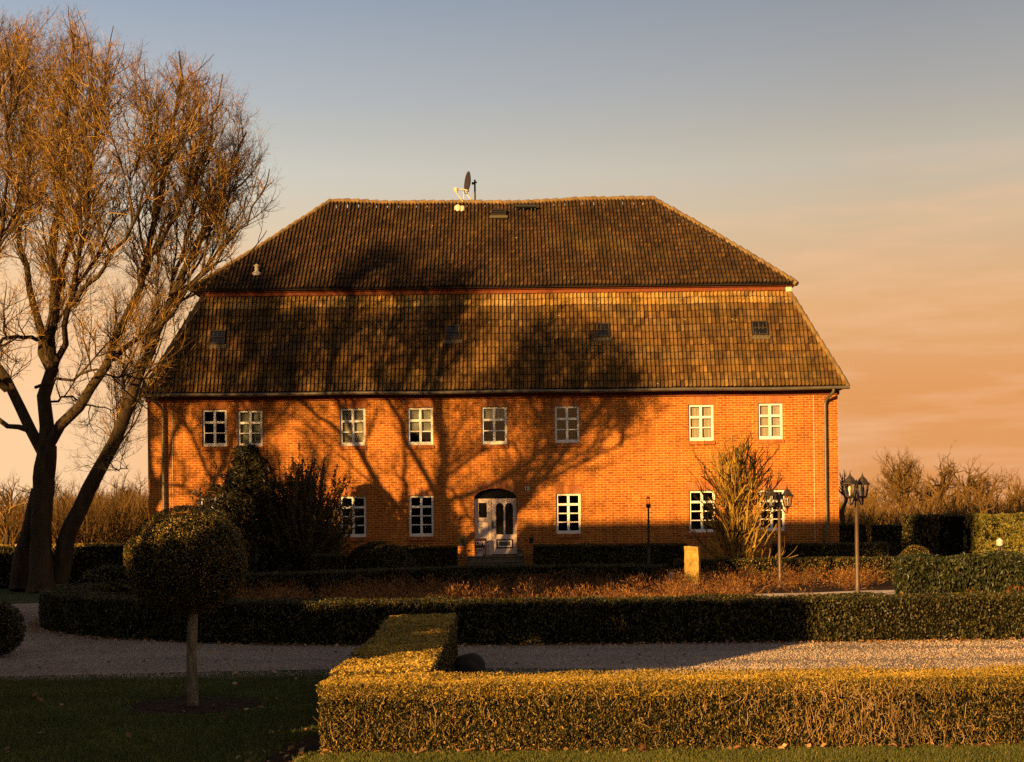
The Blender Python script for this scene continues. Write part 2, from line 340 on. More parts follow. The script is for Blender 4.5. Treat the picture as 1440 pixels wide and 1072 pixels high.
# ground
m, t, b = mat('lawn_turf', .95, .1)
c = ramp_node(t, noise(t, 60, 4, .7), [(.3, (.028, .036, .012)), (.55, (.062, .076, .024)), (.8, (.11, .11, .04))])
c = mixc(t, .7, c, ramp_node(t, noise(t, .8, 5), [(.35, (.7, .8, .65)), (.7, (1.2, 1.1, 1.1))]), 'MULTIPLY')
t.links.new(c, b.inputs['Base Color']); bump(t, b, noise(t, 90, 4), .8, .03); M['lawn'] = m
m, t, b = mat('gravel', .95, .15)
vr = nd(t, 'ShaderNodeTexVoronoi', Scale=42.0); tcn = t.nodes.new('ShaderNodeTexCoord'); t.links.new(tcn.outputs['Object'], vr.inputs['Vector'])
c = ramp_node(t, vr.outputs['Color'], [(.1, (.30, .235, .20)), (.5, (.50, .40, .34)), (.9, (.68, .56, .47))])
c = mixc(t, .8, c, ramp_node(t, noise(t, .9, 6, .65, stretch=(.5, 1.6, 1)), [(.32, (.62, .6, .58)), (.68, (1.15, 1.12, 1.1))]), 'MULTIPLY')
t.links.new(c, b.inputs['Base Color']); bump(t, b, vr.outputs['Distance'], 1.0, .06); M['gravel'] = m
M['pebble'] = foliage('pebble', [(0, (.31, .245, .215)), (.5, (.41, .33, .29)), (1, (.54, .44, .39))], .9, .15, 0)
M['soil'] = plain('garden_soil', (.045, .028, .018), 1, .05, vary=.5, scale=9, bmp=.9)

# ------------------------------------------------------------ ground
def sheet(name, pts, z, m):
    mb = MB(); mb.add([(x, y, z) for x, y in pts], [tuple(range(len(pts)))]); return tag(mb.build(name, m), kind='structure')
sheet('ground', [(-900, -60), (900, -60), (900, 1500), (-900, 1500)], 0, M['lawn'])
edge = [gnd(-200, 953), gnd(0, 952), gnd(150, 949), gnd(300, 945), gnd(470, 942), gnd(620, 940), gnd(800, 941)]
sheet('gravel_drive', [(-40, edge[0].y - .3)] + [(p.x, p.y) for p in edge] + [(12, 13.4), (40, 13.2), (40, 44.5), (-7, 44.5), (-8.8, 36), (-9.6, 30), (-12, 28.2), (-40, 26)], .004, M['gravel'])
RINGF = [(24, 18.9), (14, 18.2), (8, 18.1), (3, 18.15), (-1, 18.2), (-3.6, 18.75), (-5.6, 20.1), (-6.9, 21.8), (-7.45, 23.6), (-7.5, 25.0)]
RINGB = [(-7.2, 27.6), (-6.4, 28.8), (-4.9, 30.8), (-1.2, 33.9), (.7, 34.3), (3.55, 33.1)]
sheet('planting_bed', [(24, 18.9), (3, 18.3), (-1, 18.3), (-3.5, 18.8), (-5.5, 20.2), (-6.8, 21.9), (-7.4, 24), (-7.2, 27.4), (-4.8, 30.7), (-1.2, 33.8), (4, 36), (24, 36)], .008, M['soil'])
sheet('paved_path', [(4.9, 29.0), (6.4, 28.6), (9.2, 28.9), (9.4, 31.2), (7.6, 30.9), (6.3, 30.2), (5.1, 30.0)], .012, M['slab'])

# ------------------------------------------------------------ the house
HY = 49.0
house = thing('brick_house', 'long red brick country house with mansard tiled roof and white windows', 'house', (0, HY, 0))
def hp(v): return (v[0], v[1] - HY, v[2])     # to the house's own coordinates
XL, XR = at(208, 650, HY).x, at(1179, 650, HY).x
WT = 6.2; BY = 59.8
WIN = [(284, 576, 319, 628, 3, 'none'), (334, 577, 369, 628, 3, 'grey_top'), (478, 574, 514, 627, 3, 'beige'), (573, 573, 609, 626, 3, 'grey_top'),
       (677, 572, 713, 625, 3, 'grey_short'), (780, 571, 815, 623, 3, 'none'), (968, 569, 1004, 620, 3, 'beige'), (1066, 567, 1101, 618, 3, 'beige'),
       (281, 700, 316, 758, 4, 'none'), (478, 698, 515, 756, 4, 'none'), (575, 697, 610, 755, 4, 'none'), (782, 694, 817, 751, 4, 'none'),
       (969, 690, 1006, 749, 4, 'none'), (1067, 689, 1104, 747, 4, 'none')]
rects = []
for a in WIN:
    c = at((a[0] + a[2]) / 2, (a[1] + a[3]) / 2, HY); hw = (a[2] - a[0]) / 4000 * HY; hh = (a[3] - a[1]) / 4000 * HY
    rects.append((c.x - hw, c.x + hw, c.z - hh, c.z + hh))
dl, dr = at(667, 740, HY).x, at(727, 740, HY).x
dz0, dsp, dtop = at(697, 781, HY).z, at(697, 699, HY).z, at(697, 687, HY).z
door = (dl, dr, dz0, dtop)
def wall(mb, x0, x1, z0, z1, holes, y=0.0):
    xs = sorted({x0, x1} | {h[0] for h in holes} | {h[1] for h in holes}); zs = sorted({z0, z1} | {h[2] for h in holes} | {h[3] for h in holes})
    for i in range(len(xs) - 1):
        for j in range(len(zs) - 1):
            cx, cz = (xs[i] + xs[i + 1]) / 2, (zs[j] + zs[j + 1]) / 2
            if any(h[0] < cx < h[1] and h[2] < cz < h[3] for h in holes): continue
            mb.quad((xs[i], y, zs[j]), (xs[i + 1], y, zs[j]), (xs[i + 1], y, zs[j + 1]), (xs[i], y, zs[j + 1]))
mb = MB()
wall(mb, XL, XR, -.2, WT, rects + [door])
for (x0, x1, z0, z1) in rects:
    d = .16
    mb.quad((x0, 0, z0), (x0, 0, z1), (x0, d, z1), (x0, d, z0)); mb.quad((x1, 0, z1), (x1, 0, z0), (x1, d, z0), (x1, d, z1))
    mb.quad((x0, 0, z1), (x1, 0, z1), (x1, d, z1), (x0, d, z1)); mb.quad((x0, 0, z0), (x0, d, z0), (x1, d, z0), (x1, 0, z0))
# door arch
NA = 14; arch = [(dl + (dr - dl) * i / NA, dsp + (dtop - dsp) * math.sqrt(max(0, 1 - (2 * i / NA - 1) ** 2)) ** 1.25) for i in range(NA + 1)]
for i in range(NA):
    (xa, za), (xb, zb) = arch[i], arch[i + 1]
    mb.quad((xa, 0, za), (xb, 0, zb), (xb, 0, dtop), (xa, 0, dtop)); mb.quad((xa, 0, za), (xa, .4, za), (xb, .4, zb), (xb, 0, zb))
mb.quad((dl, 0, dz0), (dl, 0, dsp), (dl, .4, dsp), (dl, .4, dz0)); mb.quad((dr, 0, dsp), (dr, 0, dz0), (dr, .4, dz0), (dr, .4, dsp))
for x in (XL, XR): mb.quad((x, 0, -.2), (x, BY - HY, -.2), (x, BY - HY, WT), (x, 0, WT))
mb.quad((XL, BY - HY, -.2), (XR, BY - HY, -.2), (XR, BY - HY, WT), (XL, BY - HY, WT))
mb.build('wall', M['brick'], house)
# storey floor and inner partitions keep the rooms dark
mb = MB(); mb.box(XL + .05, XR - .05, .5, BY - HY - .1, 3.1, 3.3); mb.box(XL + .05, XR - .05, 4.6, 4.75, 0, 3.1); mb.box(XL + .05, XR - .05, 4.6, 4.75, 3.3, 6.15)
for x in (-9, -5, -1.5, 1.2, 4.5, 8): mb.box(x, x + .1, .5, 4.6, 0, 3.1); mb.box(x, x + .1, .5, 4.6, 3.3, 6.15)
mb.build('interior_wall', M['deck'], house)
# window units
def window(i, a, r):
    x0, x1, z0, z1 = r; rows, cur = a[4], a[5]
    g = .004; x0 += g; x1 -= g; z0 += g; z1 -= g
    yf, yb = .075, .14
    mb = MB(); sw, tw, bw = .075, .07, .11
    mb.box(x0, x0 + sw, yf, yb, z0, z1); mb.box(x1 - sw, x1, yf, yb, z0, z1)
    mb.box(x0 + sw, x1 - sw, yf + .003, yb, z1 - tw, z1); mb.box(x0 + sw, x1 - sw, yf + .003, yb, z0, z0 + bw)
    xm = (x0 + x1) / 2
    top = z1 - tw; bot = z0 + bw; ph = (top - bot) / rows
    mb.box(xm - .042, xm + .042, yf - .006, yb - .004, bot, top)
    zt = top - ph * (1.0)
    for s0, s1 in ((x0 + sw, xm - .042), (xm + .042, x1 - sw)):
        mb.box(s0, s1, yf - .004, yb - .006, zt - .045, zt + .035)
        for k in range(2, rows):
            zk = top - ph * k - .01; mb.box(s0, s1, yf + .012, yb - .02, zk - .019, zk + .019)
    fr_ = mb.build('window', M['white'], house, bevel=.006)
    mb = MB(); mb.box(x0 + sw * .6, x1 - sw * .6, yf + .035, yf + .043, z0 + bw * .6, z1 - tw * .6); mb.build('pane', M['glass'], fr_)
    # brick-on-edge sill with a sloping face, and a soldier-course lintel
    mb = MB(); n = max(6, int((x1 - x0 + .06) / .075)); wv = (x1 - x0 + .06) / n
    for k in range(n):
        xa = x0 - .03 + k * wv + .005; xb = xa + wv - .01; dz = random.uniform(-.004, .004)
        mb.prism([(xa, z0 - .135 + dz), (xb, z0 - .135 + dz), (xb, z0 - .02 + dz), (xa, z0 - .02 + dz)], -.055, .072, 0)
    mb.box(x0 - .028, x1 + .028, -.045, .07, z0 - .13, z0 - .027, 1)
    mb.build('sill', [M['cut_brick'], M['mortar']], fr_)
    mb = MB(); n = 15; hgt = .27; cx = (x0 + x1) / 2; fan = .1
    for k in range(n):
        def X(q, zz): return x0 - .05 + (x1 - x0 + .1) * q + (q - .5) * fan * zz / hgt
        qa, qb = (k + .08) / n, (k + .92) / n; rise = .03 * math.sin(math.pi * (k + .5) / n)
        mb.prism([(X(qa, 0), z1 + .012), (X(qb, 0), z1 + .012), (X(qb, hgt), z1 + hgt + rise), (X(qa, hgt), z1 + hgt + rise)], -.007, .03, 0)
    mb.prism([(x0 - .045, z1 + .013), (x1 + .045, z1 + .013), (x1 + .09, z1 + hgt - .01), (x0 - .09, z1 + hgt - .01)], -.002, .03, 1)
    mb.build('lintel', [M['cut_brick'], M['mortar']], fr_)
    def blind(za, zb, m_, xa=x0 + .02, xb=x1 - .02):
        mb = MB(); nw = 16
        for k in range(nw):
            u0, u1 = xa + (xb - xa) * k / nw, xa + (xb - xa) * (k + 1) / nw; y0 = .19 + .008 * math.sin(k * 2.1); y1 = .19 + .008 * math.sin((k + 1) * 2.1)
            mb.quad((u0, y0, za), (u1, y1, za), (u1, y1, zb), (u0, y0, zb)); mb.quad((u0, y0 + .01, za), (u0, y0 + .01, zb), (u1, y1 + .01, zb), (u1, y1 + .01, za))
        mb.build('blind', m_, fr_)
    if cur == 'beige': blind(z0, z1 - .02, M['curtain'])
    elif cur == 'grey_top': blind(z0 + (z1 - z0) * (.34 if i != 1 else .06), z1 - .02, M['curtain_grey'])
    elif cur == 'grey_short': blind(z0 + (z1 - z0) * .66, z1 - .02, M['curtain_grey'])
    if i in (4, 5, 2):       # a potted plant stands inside on the window board
        pass
    return fr_
for i, (a, r) in enumerate(zip(WIN, rects)): window(i, a, r)
def houseplant(i, fx, lab, h):
    x0, x1, z0, z1 = rects[i]; x = x0 + (x1 - x0) * fx
    p = thing('houseplant', lab, 'houseplant', (x, HY + .30, z0 + .02)); mb = MB(); mb.box(-.16, .16, -.12, .2, -.06, -.002); mb.build('window_board', M['white'], p); mb = MB(); mb.lathe((0, 0, 0), [(.05, 0), (.075, .13), (.07, .13)], 12); mb.build('pot', M['whitepot'], p)
    Q = rng.normal(size=(70, 3)) * (.09, .07, h * .3) + (0, 0, .14 + h * .5); V, F = leaves(Q, Q - (0, 0, .1), .09); npmesh('foliage', [(V, F, 0)], M['shoot'], p)
houseplant(4, .72, 'small houseplant standing inside the upstairs window just over the door arch', .3)
houseplant(5, .7, 'houseplant standing inside the dark upstairs window nearest the house number', .26)
# arch bricks over the door
mb = MB(); na = 30; cx = (dl + dr) / 2
def arch_pt(q, off):
    i = min(NA - 1, int(q * NA)); f = q * NA - i; x = arch[i][0] * (1 - f) + arch[i + 1][0] * f; z = arch[i][1] * (1 - f) + arch[i + 1][1] * f
    ang = math.pi * .5 + (0.5 - q) * 1.25; return (x + math.cos(ang) * off, z + math.sin(ang) * off)
for k in range(na):
    a0, a1 = (k + .1) / na, (k + .9) / na
    mb.prism([arch_pt(a0, .012), arch_pt(a1, .012), arch_pt(a1, .29), arch_pt(a0, .29)][::-1], -.009, .03, 0)
    a0, a1 = k / na, (k + 1) / na
    mb.prism([arch_pt(a0, .014), arch_pt(a1, .014), arch_pt(a1, .28), arch_pt(a0, .28)][::-1], -.003, .03, 1)
mb.build('door_arch', [M['cut_brick'], M['mortar']], house)
# door unit: side light, leaf, fanlight boarding
yd = .22
mb = MB(); xm = at(690, 740, HY).x; ztr = at(697, 701, HY).z
mb.box(dl + .004, dr - .004, yd + .02, yd + .1, ztr, dtop - .06); mb.build('fanlight', M['dark_glass'], house)
dv = thing('door', None, None, (0, 0, 0)); dv.parent = house
mb = MB()
mb.box(dl + .004, dl + .10, yd - .02, yd + .08, dz0, ztr); mb.box(dl + .102, xm - .07, yd, yd + .06, dz0, dz0 + 1.05)
mb.box(dl + .102, xm - .07, yd, yd + .06, dz0 + 1.16, dz0 + 1.30); mb.box(dl + .102, xm - .07, yd, yd + .06, ztr - .42 + .27, ztr - .002)
mb.box(dl + .102, xm - .07, yd + .02, yd + .055, dz0 + 1.052, dz0 + 1.158); mb.box(dl + .102, dl + .155, yd + .002, yd + .06, dz0 + 1.302, ztr - .152); mb.box(xm - .13, xm - .07, yd + .002, yd + .06, dz0 + 1.302, ztr - .152)
mb.box(xm - .068, xm + .03, yd - .03, yd + .08, dz0, ztr)
mb.build('side_panel', M['cream'], dv, bevel=.006)
mb = MB(); ax0, ax1 = dl + .157, xm - .132; mb.box(ax0, ax1, yd + .03, yd + .04, dz0 + 1.31, ztr - .16); mb.build('side_pane', M['dark_glass'], dv)
lx0, lx1 = xm + .034, dr - .006
leaf = MB(); gx = [lx0 + .155, lx0 + .43, lx0 + .49, lx0 + .765]; sc_l = (lx1 - lx0) / .90; gx = [lx0 + (x - lx0) * sc_l for x in gx]
gz0, gz1 = dz0 + .71, dz0 + 1.67
leaf.box(lx0, gx[0], yd, yd + .06, dz0 + .03, ztr - .004); leaf.box(gx[3], lx1, yd, yd + .06, dz0 + .03, ztr - .004)
leaf.box(gx[0], gx[3], yd + .002, yd + .06, dz0 + .03, gz0); leaf.box(gx[1], gx[2], yd + .004, yd + .06, gz0, gz1 + .16); leaf.box(gx[0], gx[3], yd + .002, yd + .06, gz1 + .16, ztr - .006)
for (ga, gb) in ((gx[0], gx[1]), (gx[2], gx[3])):       # round-headed lights
    r_ = (gb - ga) / 2; cxx = (ga + gb) / 2
    for k in range(10):
        t0, t1 = math.pi * k / 10, math.pi * (k + 1) / 10
        leaf.prism([(cxx + r_ * math.cos(t0), gz1 + r_ * math.sin(t0)), (cxx + r_ * math.cos(t0), gz1 + .16), (cxx + r_ * math.cos(t1), gz1 + .16), (cxx + r_ * math.cos(t1), gz1 + r_ * math.sin(t1))], yd + .003, yd + .06)
lf = leaf.build('door_leaf', M['cream'], dv)
mb = MB(); mb.box(gx[0] - .01, gx[1] + .01, yd + .03, yd + .04, gz0 - .01, gz1 + .15); mb.box(gx[2] - .01, gx[3] + .01, yd + .03, yd + .04, gz0 - .01, gz1 + .15); mb.build('glass_light', M['dark_glass'], dv)
mb = MB(); p0, p1, q0, q1 = gx[0], gx[3], dz0 + .23, dz0 + .55
mb.box(p0, p1, yd - .012, yd - .001, q0, q1, 0); mb.box(p0 + .055, p1 - .055, yd - .02, yd - .013, q0 + .05, q1 - .05, 1); mb.box(p0 + .10, p1 - .10, yd - .026, yd - .021, q0 + .09, q1 - .09, 2)
mb.build('kick_panel', [M['maroon'], M['white'], M['olive']], dv)
mb = MB(); hx = lx0 + .04; mb.box(hx - .02, hx + .02, yd - .012, yd - .001, dz0 + .92, dz0 + 1.16); mb.tube([(hx, yd - .012, dz0 + .98), (hx, yd - .06, dz0 + .98), (hx + .1, yd - .06, dz0 + .97)], .012); mb.tube([(hx, yd - .03, dz0 + 1.12), (hx, yd - .001, dz0 + 1.12)], .025)
mb.build('handle', M['iron'], dv)
# house number beside the arch
mb = MB(); nx, nz_ = at(741, 687, HY).x, at(741, 687, HY).z
mb.box(nx - .06, nx - .035, -.03, -.004, nz_ - .07, nz_ + .07); mb.prism([(nx - .09, nz_ + .03), (nx - .06, nz_ + .045), (nx - .06, nz_ + .068)], -.03, -.004)
for zc in (nz_ + .034, nz_ - .036):
    for k in range(12):
        t0, t1 = 2 * math.pi * k / 12, 2 * math.pi * (k + 1) / 12; r0, r1 = .018, .04
        mb.prism([(nx + .045 + r1 * math.cos(t0), zc + r1 * math.sin(t0)), (nx + .045 + r0 * math.cos(t0), zc + r0 * math.sin(t0)), (nx + .045 + r0 * math.cos(t1), zc + r0 * math.sin(t1)), (nx + .045 + r1 * math.cos(t1), zc + r1 * math.sin(t1))][::-1], -.03, -.004)
mb.build('house_number', M['white'], house)
# corbelled brick cornice under the eaves
mb = MB(); mb.box(XL - .05, XR + .05, -.06, -.002, WT - .30, WT - .16); mb.box(XL - .09, XR + .09, -.11, -.002, WT - .16, WT - .03); mb.build('cornice', M['redband'], house)
# ---- roof
EY, EZ = -.40, 6.17                      # front eave (house coordinates)
EXL, EXR = at(199, 553, HY + EY).x, at(1192, 541, HY + EY).x
KY = 1.2; KZ = 9.72; KXL, KXR = at(287, 412, HY + KY).x, at(1108, 399, HY + KY).x
UY, UZ = .9, 9.93; UXL, UXR = at(268, 404, HY + UY).x, at(1120, 391, HY + UY).x
RY = 5.4; RZ = 13.98; RXL, RXR = at(465, 282, HY + RY).x, at(918, 276, HY + RY).x
def mir(p): return (p[0], 2 * RY - p[1], p[2])
def sag(V):
    x = V[:, 0]; f = np.clip((V[:, 2] - UZ) / (RZ - UZ), 0, 1)
    q = np.clip((x - RXL) / (RXR - RXL), 0, 1)
    V = V.copy(); V[:, 2] -= .11 * np.sin(math.pi * np.clip(q * 1.05, 0, 1)) ** 1.5 * f + .02 * np.sin(x * 1.3 + 1) * np.clip((V[:, 2] - 6) / 2, 0, 1)
    return V
def tile_field(A, B, C, D, pitch, rows, thick=.03, tint_f=None):
    """pantile slope over the trapezoid A-B (eave) C-D (top, C above B)"""
    A, B, C, D = [np.array(p, float) for p in (A, B, C, D)]
    e1 = nrm(B - A); up = (D - A) - e1 * np.dot(D - A, e1); H = np.linalg.norm(up); e2 = up / H; n = np.cross(e1, e2)
    x0b, x1b = 0.0, np.linalg.norm(B - A); x0t, x1t = np.dot(D - A, e1), np.dot(C - A, e1)
    prof = np.array([.0, .13, .30, .50, .66, .77, .81]); hh = np.array([.016, .003, 0, .008, .036, .058, .060])
    K = len(prof); Vs, Ts = [], []
    rh = H / rows
    for r in range(rows):
        s0, s1 = r * rh, min(H, (r + 1.12) * rh)
        l0 = min(x0b + (x0t - x0b) * s0 / H, x0b + (x0t - x0b) * s1 / H); l1 = max(x1b + (x1t - x1b) * s0 / H, x1b + (x1t - x1b) * s1 / H)
        ks = np.arange(math.floor(l0 / pitch), math.ceil(l1 / pitch))
        nk = len(ks)
        jit = rng.normal(size=nk) * .005; jz = rng.normal(size=nk) * .004; jr = rng.normal(size=nk) * .006
        for lev, (s, off) in enumerate(((s0, -.02), (s0 + .012, thick * 1.1), (s1, thick * .1))):
            xs = ks[:, None] * pitch + prof[None] * pitch + jit[:, None] * 0
            lo_ = x0b + (x0t - x0b) * s / H; hi_ = x1b + (x1t - x1b) * s / H
            xs = np.clip(xs, lo_, hi_)
            ss = np.full_like(xs, s) + (jit[:, None] if lev < 2 else 0)
            hz = (hh[None] if lev else hh[None] * .9) + off + (jz[:, None] if lev else 0) + (prof[None] - .5) * jr[:, None]
            Vs.append((A + e1 * xs[..., None] + e2 * ss[..., None] + n * hz[..., None]))
        tv = rng.beta(2.0, 3.0, nk) if tint_f is None else tint_f(r, rows, nk)
        Ts.append(tv)
    G, F, T, b = [], [], [], 0
    for r in range(rows):
        L0, L1, L2 = Vs[3 * r:3 * r + 3]; nk = L0.shape[0]
        V = np.stack([L0, L1, L2], 1).reshape(-1, 3)        # tile, level, profile
        idx = np.arange(nk * 3 * K).reshape(nk, 3, K) + b
        f = np.stack([idx[:, :-1, :-1], idx[:, :-1, 1:], idx[:, 1:, 1:], idx[:, 1:, :-1]], -1).reshape(nk, -1, 4)
        F.append(f.reshape(-1, 4)); tt_ = np.repeat(Ts[r][:, None], f.shape[1], 1); tt_[:, :K - 1] = 0; T.append(tt_.ravel()); G.append(V); b += len(V)
    return sag(np.concatenate(G)), np.concatenate(F), np.concatenate(T)
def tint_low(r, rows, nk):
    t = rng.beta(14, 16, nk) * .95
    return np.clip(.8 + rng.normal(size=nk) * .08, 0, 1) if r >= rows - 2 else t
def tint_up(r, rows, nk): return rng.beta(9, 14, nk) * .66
P = .1375
lowA, lowB, lowC, lowD = (EXL, EY, EZ), (EXR, EY, EZ), (KXR, KY, KZ), (KXL, KY, KZ)
upA, upB, upC, upD = (UXL, UY, UZ), (UXR, UY, UZ), (RXR, RY, RZ), (RXL, RY, RZ)
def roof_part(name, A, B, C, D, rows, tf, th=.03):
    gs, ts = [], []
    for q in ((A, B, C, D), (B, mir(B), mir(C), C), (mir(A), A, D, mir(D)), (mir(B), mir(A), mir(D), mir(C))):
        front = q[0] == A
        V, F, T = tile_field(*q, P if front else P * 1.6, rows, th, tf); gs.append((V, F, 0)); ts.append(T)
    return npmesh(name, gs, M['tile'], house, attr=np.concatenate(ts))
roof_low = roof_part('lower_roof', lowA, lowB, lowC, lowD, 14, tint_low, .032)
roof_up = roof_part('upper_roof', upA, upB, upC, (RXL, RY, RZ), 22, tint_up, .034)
# deck beneath the tiles, soffits, and the red band between the two slopes
mb = MB()
def shr(p, k=.03): return (p[0], p[1] + (.04 if p[1] < RY else -.04), p[2] - .06)
for q in ((lowA, lowB, lowC, lowD), (lowB, mir(lowB), mir(lowC), lowC), (mir(lowA), lowA, lowD, mir(lowD)), (mir(lowB), mir(lowA), mir(lowD), mir(lowC))): mb.quad(*[shr(p) for p in q])
sU = lambda p: (p[0], p[1] + (.02 if p[1] < RY else -.02 if p[1] > RY else 0), p[2] - (.06 if p[2] < 12 else .24))
for q in ((upA, upB, upC, upD), (mir(upB), mir(upA), mir(upD), mir(upC))): mb.quad(*[sU(p) for p in q])
mb.add([sU(upB), sU(mir(upB)), sU(upC)], [(0, 1, 2)]); mb.add([sU(mir(upA)), sU(upA), sU(upD)], [(0, 1, 2)])
mb.quad((EXL, EY, EZ - .03), (EXR, EY, EZ - .03), (EXR, BY - HY + .4, EZ - .03), (EXL, BY - HY + .4, EZ - .03))
mb.quad((UXL, UY, UZ - .06), (UXR, UY, UZ - .06), (UXR, 2 * RY - UY, UZ - .06), (UXL, 2 * RY - UY, UZ - .06))
mb.build('roof_deck', M['deck'], house)
mb = MB(); mb.box(KXL - .12, KXR + .12, KY - .10, 2 * RY - KY + .10, KZ - .02, UZ - .10); mb.box(KXL - .2, KXR + .2, KY - .18, 2 * RY - KY + .18, UZ - .10, UZ - .062); mb.build('roof_band', M['redband'], house)
# ridge and hip tiles
def ridge_line(mb, a, b, r=.12, step=.36):
    a, b = Vector(a), Vector(b); L = (b - a).length; n = max(1, int(L / step)); d = (b - a) / n
    for i in range(n):
        p0 = a + d * (i - .06); p1 = a + d * (i + 1.02); k = random.uniform(.94, 1.06)
        q = sag(np.array([p0, p1])); j = random.uniform(-.008, .008)
        mb.tube([Vector(q[0]) + Vector((0, 0, -.02 + j)), Vector(q[1]) + Vector((0, 0, .015 + j))], [r * .88 * k, r * k], 10)
mb = MB()
ridge_line(mb, upD, upC, .11)
for a, b in ((upA, upD), (upB, upC), (mir(upA), upD), (mir(upB), upC), (lowA, lowD), (lowB, lowC), (mir(lowA), mir(lowD)), (mir(lowB), mir(lowC))): ridge_line(mb, a, b, .105)
mb.build('ridge_tiles', plain('ridge_tile', (.17, .11, .045), .85, vary=.5, scale=3, bmp=.4), house)
mb = MB(); q = Vector(lowC); mb.box(q.x - .1, q.x + .12, q.y - .13, q.y + .1, q.z - .08, q.z + .10); mb.build('hip_cap', M['bone'], house, bevel=.03)
# gutter and downpipes
mb = MB(); n = 48
gp = [(EXL - .05 + (EXR - EXL + .1) * i / n, EY - .07, EZ - .075 + .012 * math.sin(i * .55) ) for i in range(n + 1)]
mb.tube(gp, .062, 10)
for i in range(2, n, 4): mb.tube([(gp[i][0] - .015, gp[i][1], gp[i][2]), (gp[i][0] + .015, gp[i][1], gp[i][2])], .068, 10)
mb.build('gutter', M['zinc'], house)
def downpipe(px, pg):
    x = at(px, 650, HY).x; xg = at(pg, 548, HY).x
    mb = MB(); mb.tube([(xg, EY - .07, EZ - .12), (xg, EY - .07, EZ - .2), (xg + (x - xg) * .25, EY + .02, EZ - .28), (x + (xg - x) * .2, -.16, EZ - .45), (x, -.13, EZ - .58), (x, -.13, -.05)], .052, 12)
    for z in (.8, 2.4, 4.0, 5.3): mb.tube([(x, -.13, z), (x, -.13, z + .04)], .06, 12); mb.box(x - .012, x + .012, -.08, -.004, z, z + .04)
    mb.build('downpipe', M['zinc'], house)
downpipe(1160, 1168); downpipe(231, 219)
mb = MB(); x = at(1145, 650, HY).x; mb.tube([(x, -.015, -.1), (x, -.015, WT - .3)], .009, 6); mb.build('conductor_wire', M['bone'], house); mb = MB(); x = at(243, 650, HY).x; mb.tube([(x, -.015, -.1), (x, -.015, WT - .6)], .012, 6); mb.build('conductor_wire', M['bone'], house)
# roof lights and other things let into the roof
def plane_hit(px, py, A, B, D):
    A, B, D = Vector(A), Vector(B), Vector(D); e1 = (B - A).normalized(); nn = e1.cross(D - A).normalized(); A2 = A + Vector((0, HY, 0)); o = Vector((0, 0, CH)); u, v = uv(px, py); d = Vector((u, 1, v))
    tt = (A2 - o).dot(nn) / d.dot(nn); p = o + d * tt; e2 = nn.cross(e1)
    return p - Vector((0, HY, 0)), e1, e2, nn
def roof_light(px, py, ww, hh, A, B, D):
    p, e1, e2, nn = plane_hit(px, py, A, B, D)
    def bx(mb, a0, a1, b0, b1, c0, c1, mi=0):
        vs = [p + e1 * a + e2 * bb + nn * cc for cc in (c0, c1) for (a, bb) in ((a0, b0), (a1, b0), (a1, b1), (a0, b1))]
        mb.add(vs, [(0, 3, 2, 1), (4, 5, 6, 7), (0, 1, 5, 4), (1, 2, 6, 5), (2, 3, 7, 6), (3, 0, 4, 7)], mi)
    mb = MB(); f = .045
    bx(mb, -ww, -ww + f, -hh, hh, 0, .11); bx(mb, ww - f, ww, -hh, hh, 0, .11); bx(mb, -ww + f, ww - f, -hh, -hh + f, 0, .105); bx(mb, -ww + f, ww - f, hh - f, hh, 0, .105)
    bx(mb, -ww + f, ww - f, -.015, .015, .08, .1)
    bx(mb, -ww - .06, ww + .06, -hh - .16, -hh - .002, .03, .06, 1)
    fr_ = mb.build('roof_light', [M['iron'], M['olive']], house); mb = MB(); bx(mb, -ww + f, ww - f, -hh + f, hh - f, .06, .075); mb.build('pane', M['dark_glass'], fr_)
for px, py in ((306, 476), (637, 469), (846, 466), (1068, 463)): roof_light(px, py, .27, .28, lowA, lowB, lowD)
roof_light(701, 301, .28, .2, upA, upB, upD)
mb = MB(); p, e1, e2, nn = plane_hit(740, 295, upA, upB, upD)
for a, b_ in ((-.42, .36),): mb.tube([p + e1 * a + nn * .16, p + e1 * b_ + nn * .16 - e2 * .03], .07, 8)
for a in (-.4, -.1, .2, .34): mb.tube([p + e1 * a + nn * .16, p + e1 * a - e2 * .1 + nn * .02], .03, 6)
mb.build('roof_step', M['black'], house)
mb = MB(); p, e1, e2, nn = plane_hit(361, 386, upA, upB, upD)
mb.lathe(p - Vector((0, 0, .05)), [(.15, 0), (.16, .1), (.075, .16), (.07, .32), (.10, .34), (.10, .38), (.02, .42)], 12); mb.build('vent_pipe', M['bone'], house)
mb = MB(); p, e1, e2, nn = plane_hit(644, 294, upA, upB, upD)
mb.lathe(p - Vector((0, 0, .1)), [(.12, 0), (.14, .1), (.13, .2), (.04, .26)], 10); mb.lathe(p + e1 * .17 - Vector((0, 0, .1)), [(.09, 0), (.1, .12), (.08, .2), (.02, .22)], 10)
mb.build('roof_cowl', M['bone'], house)
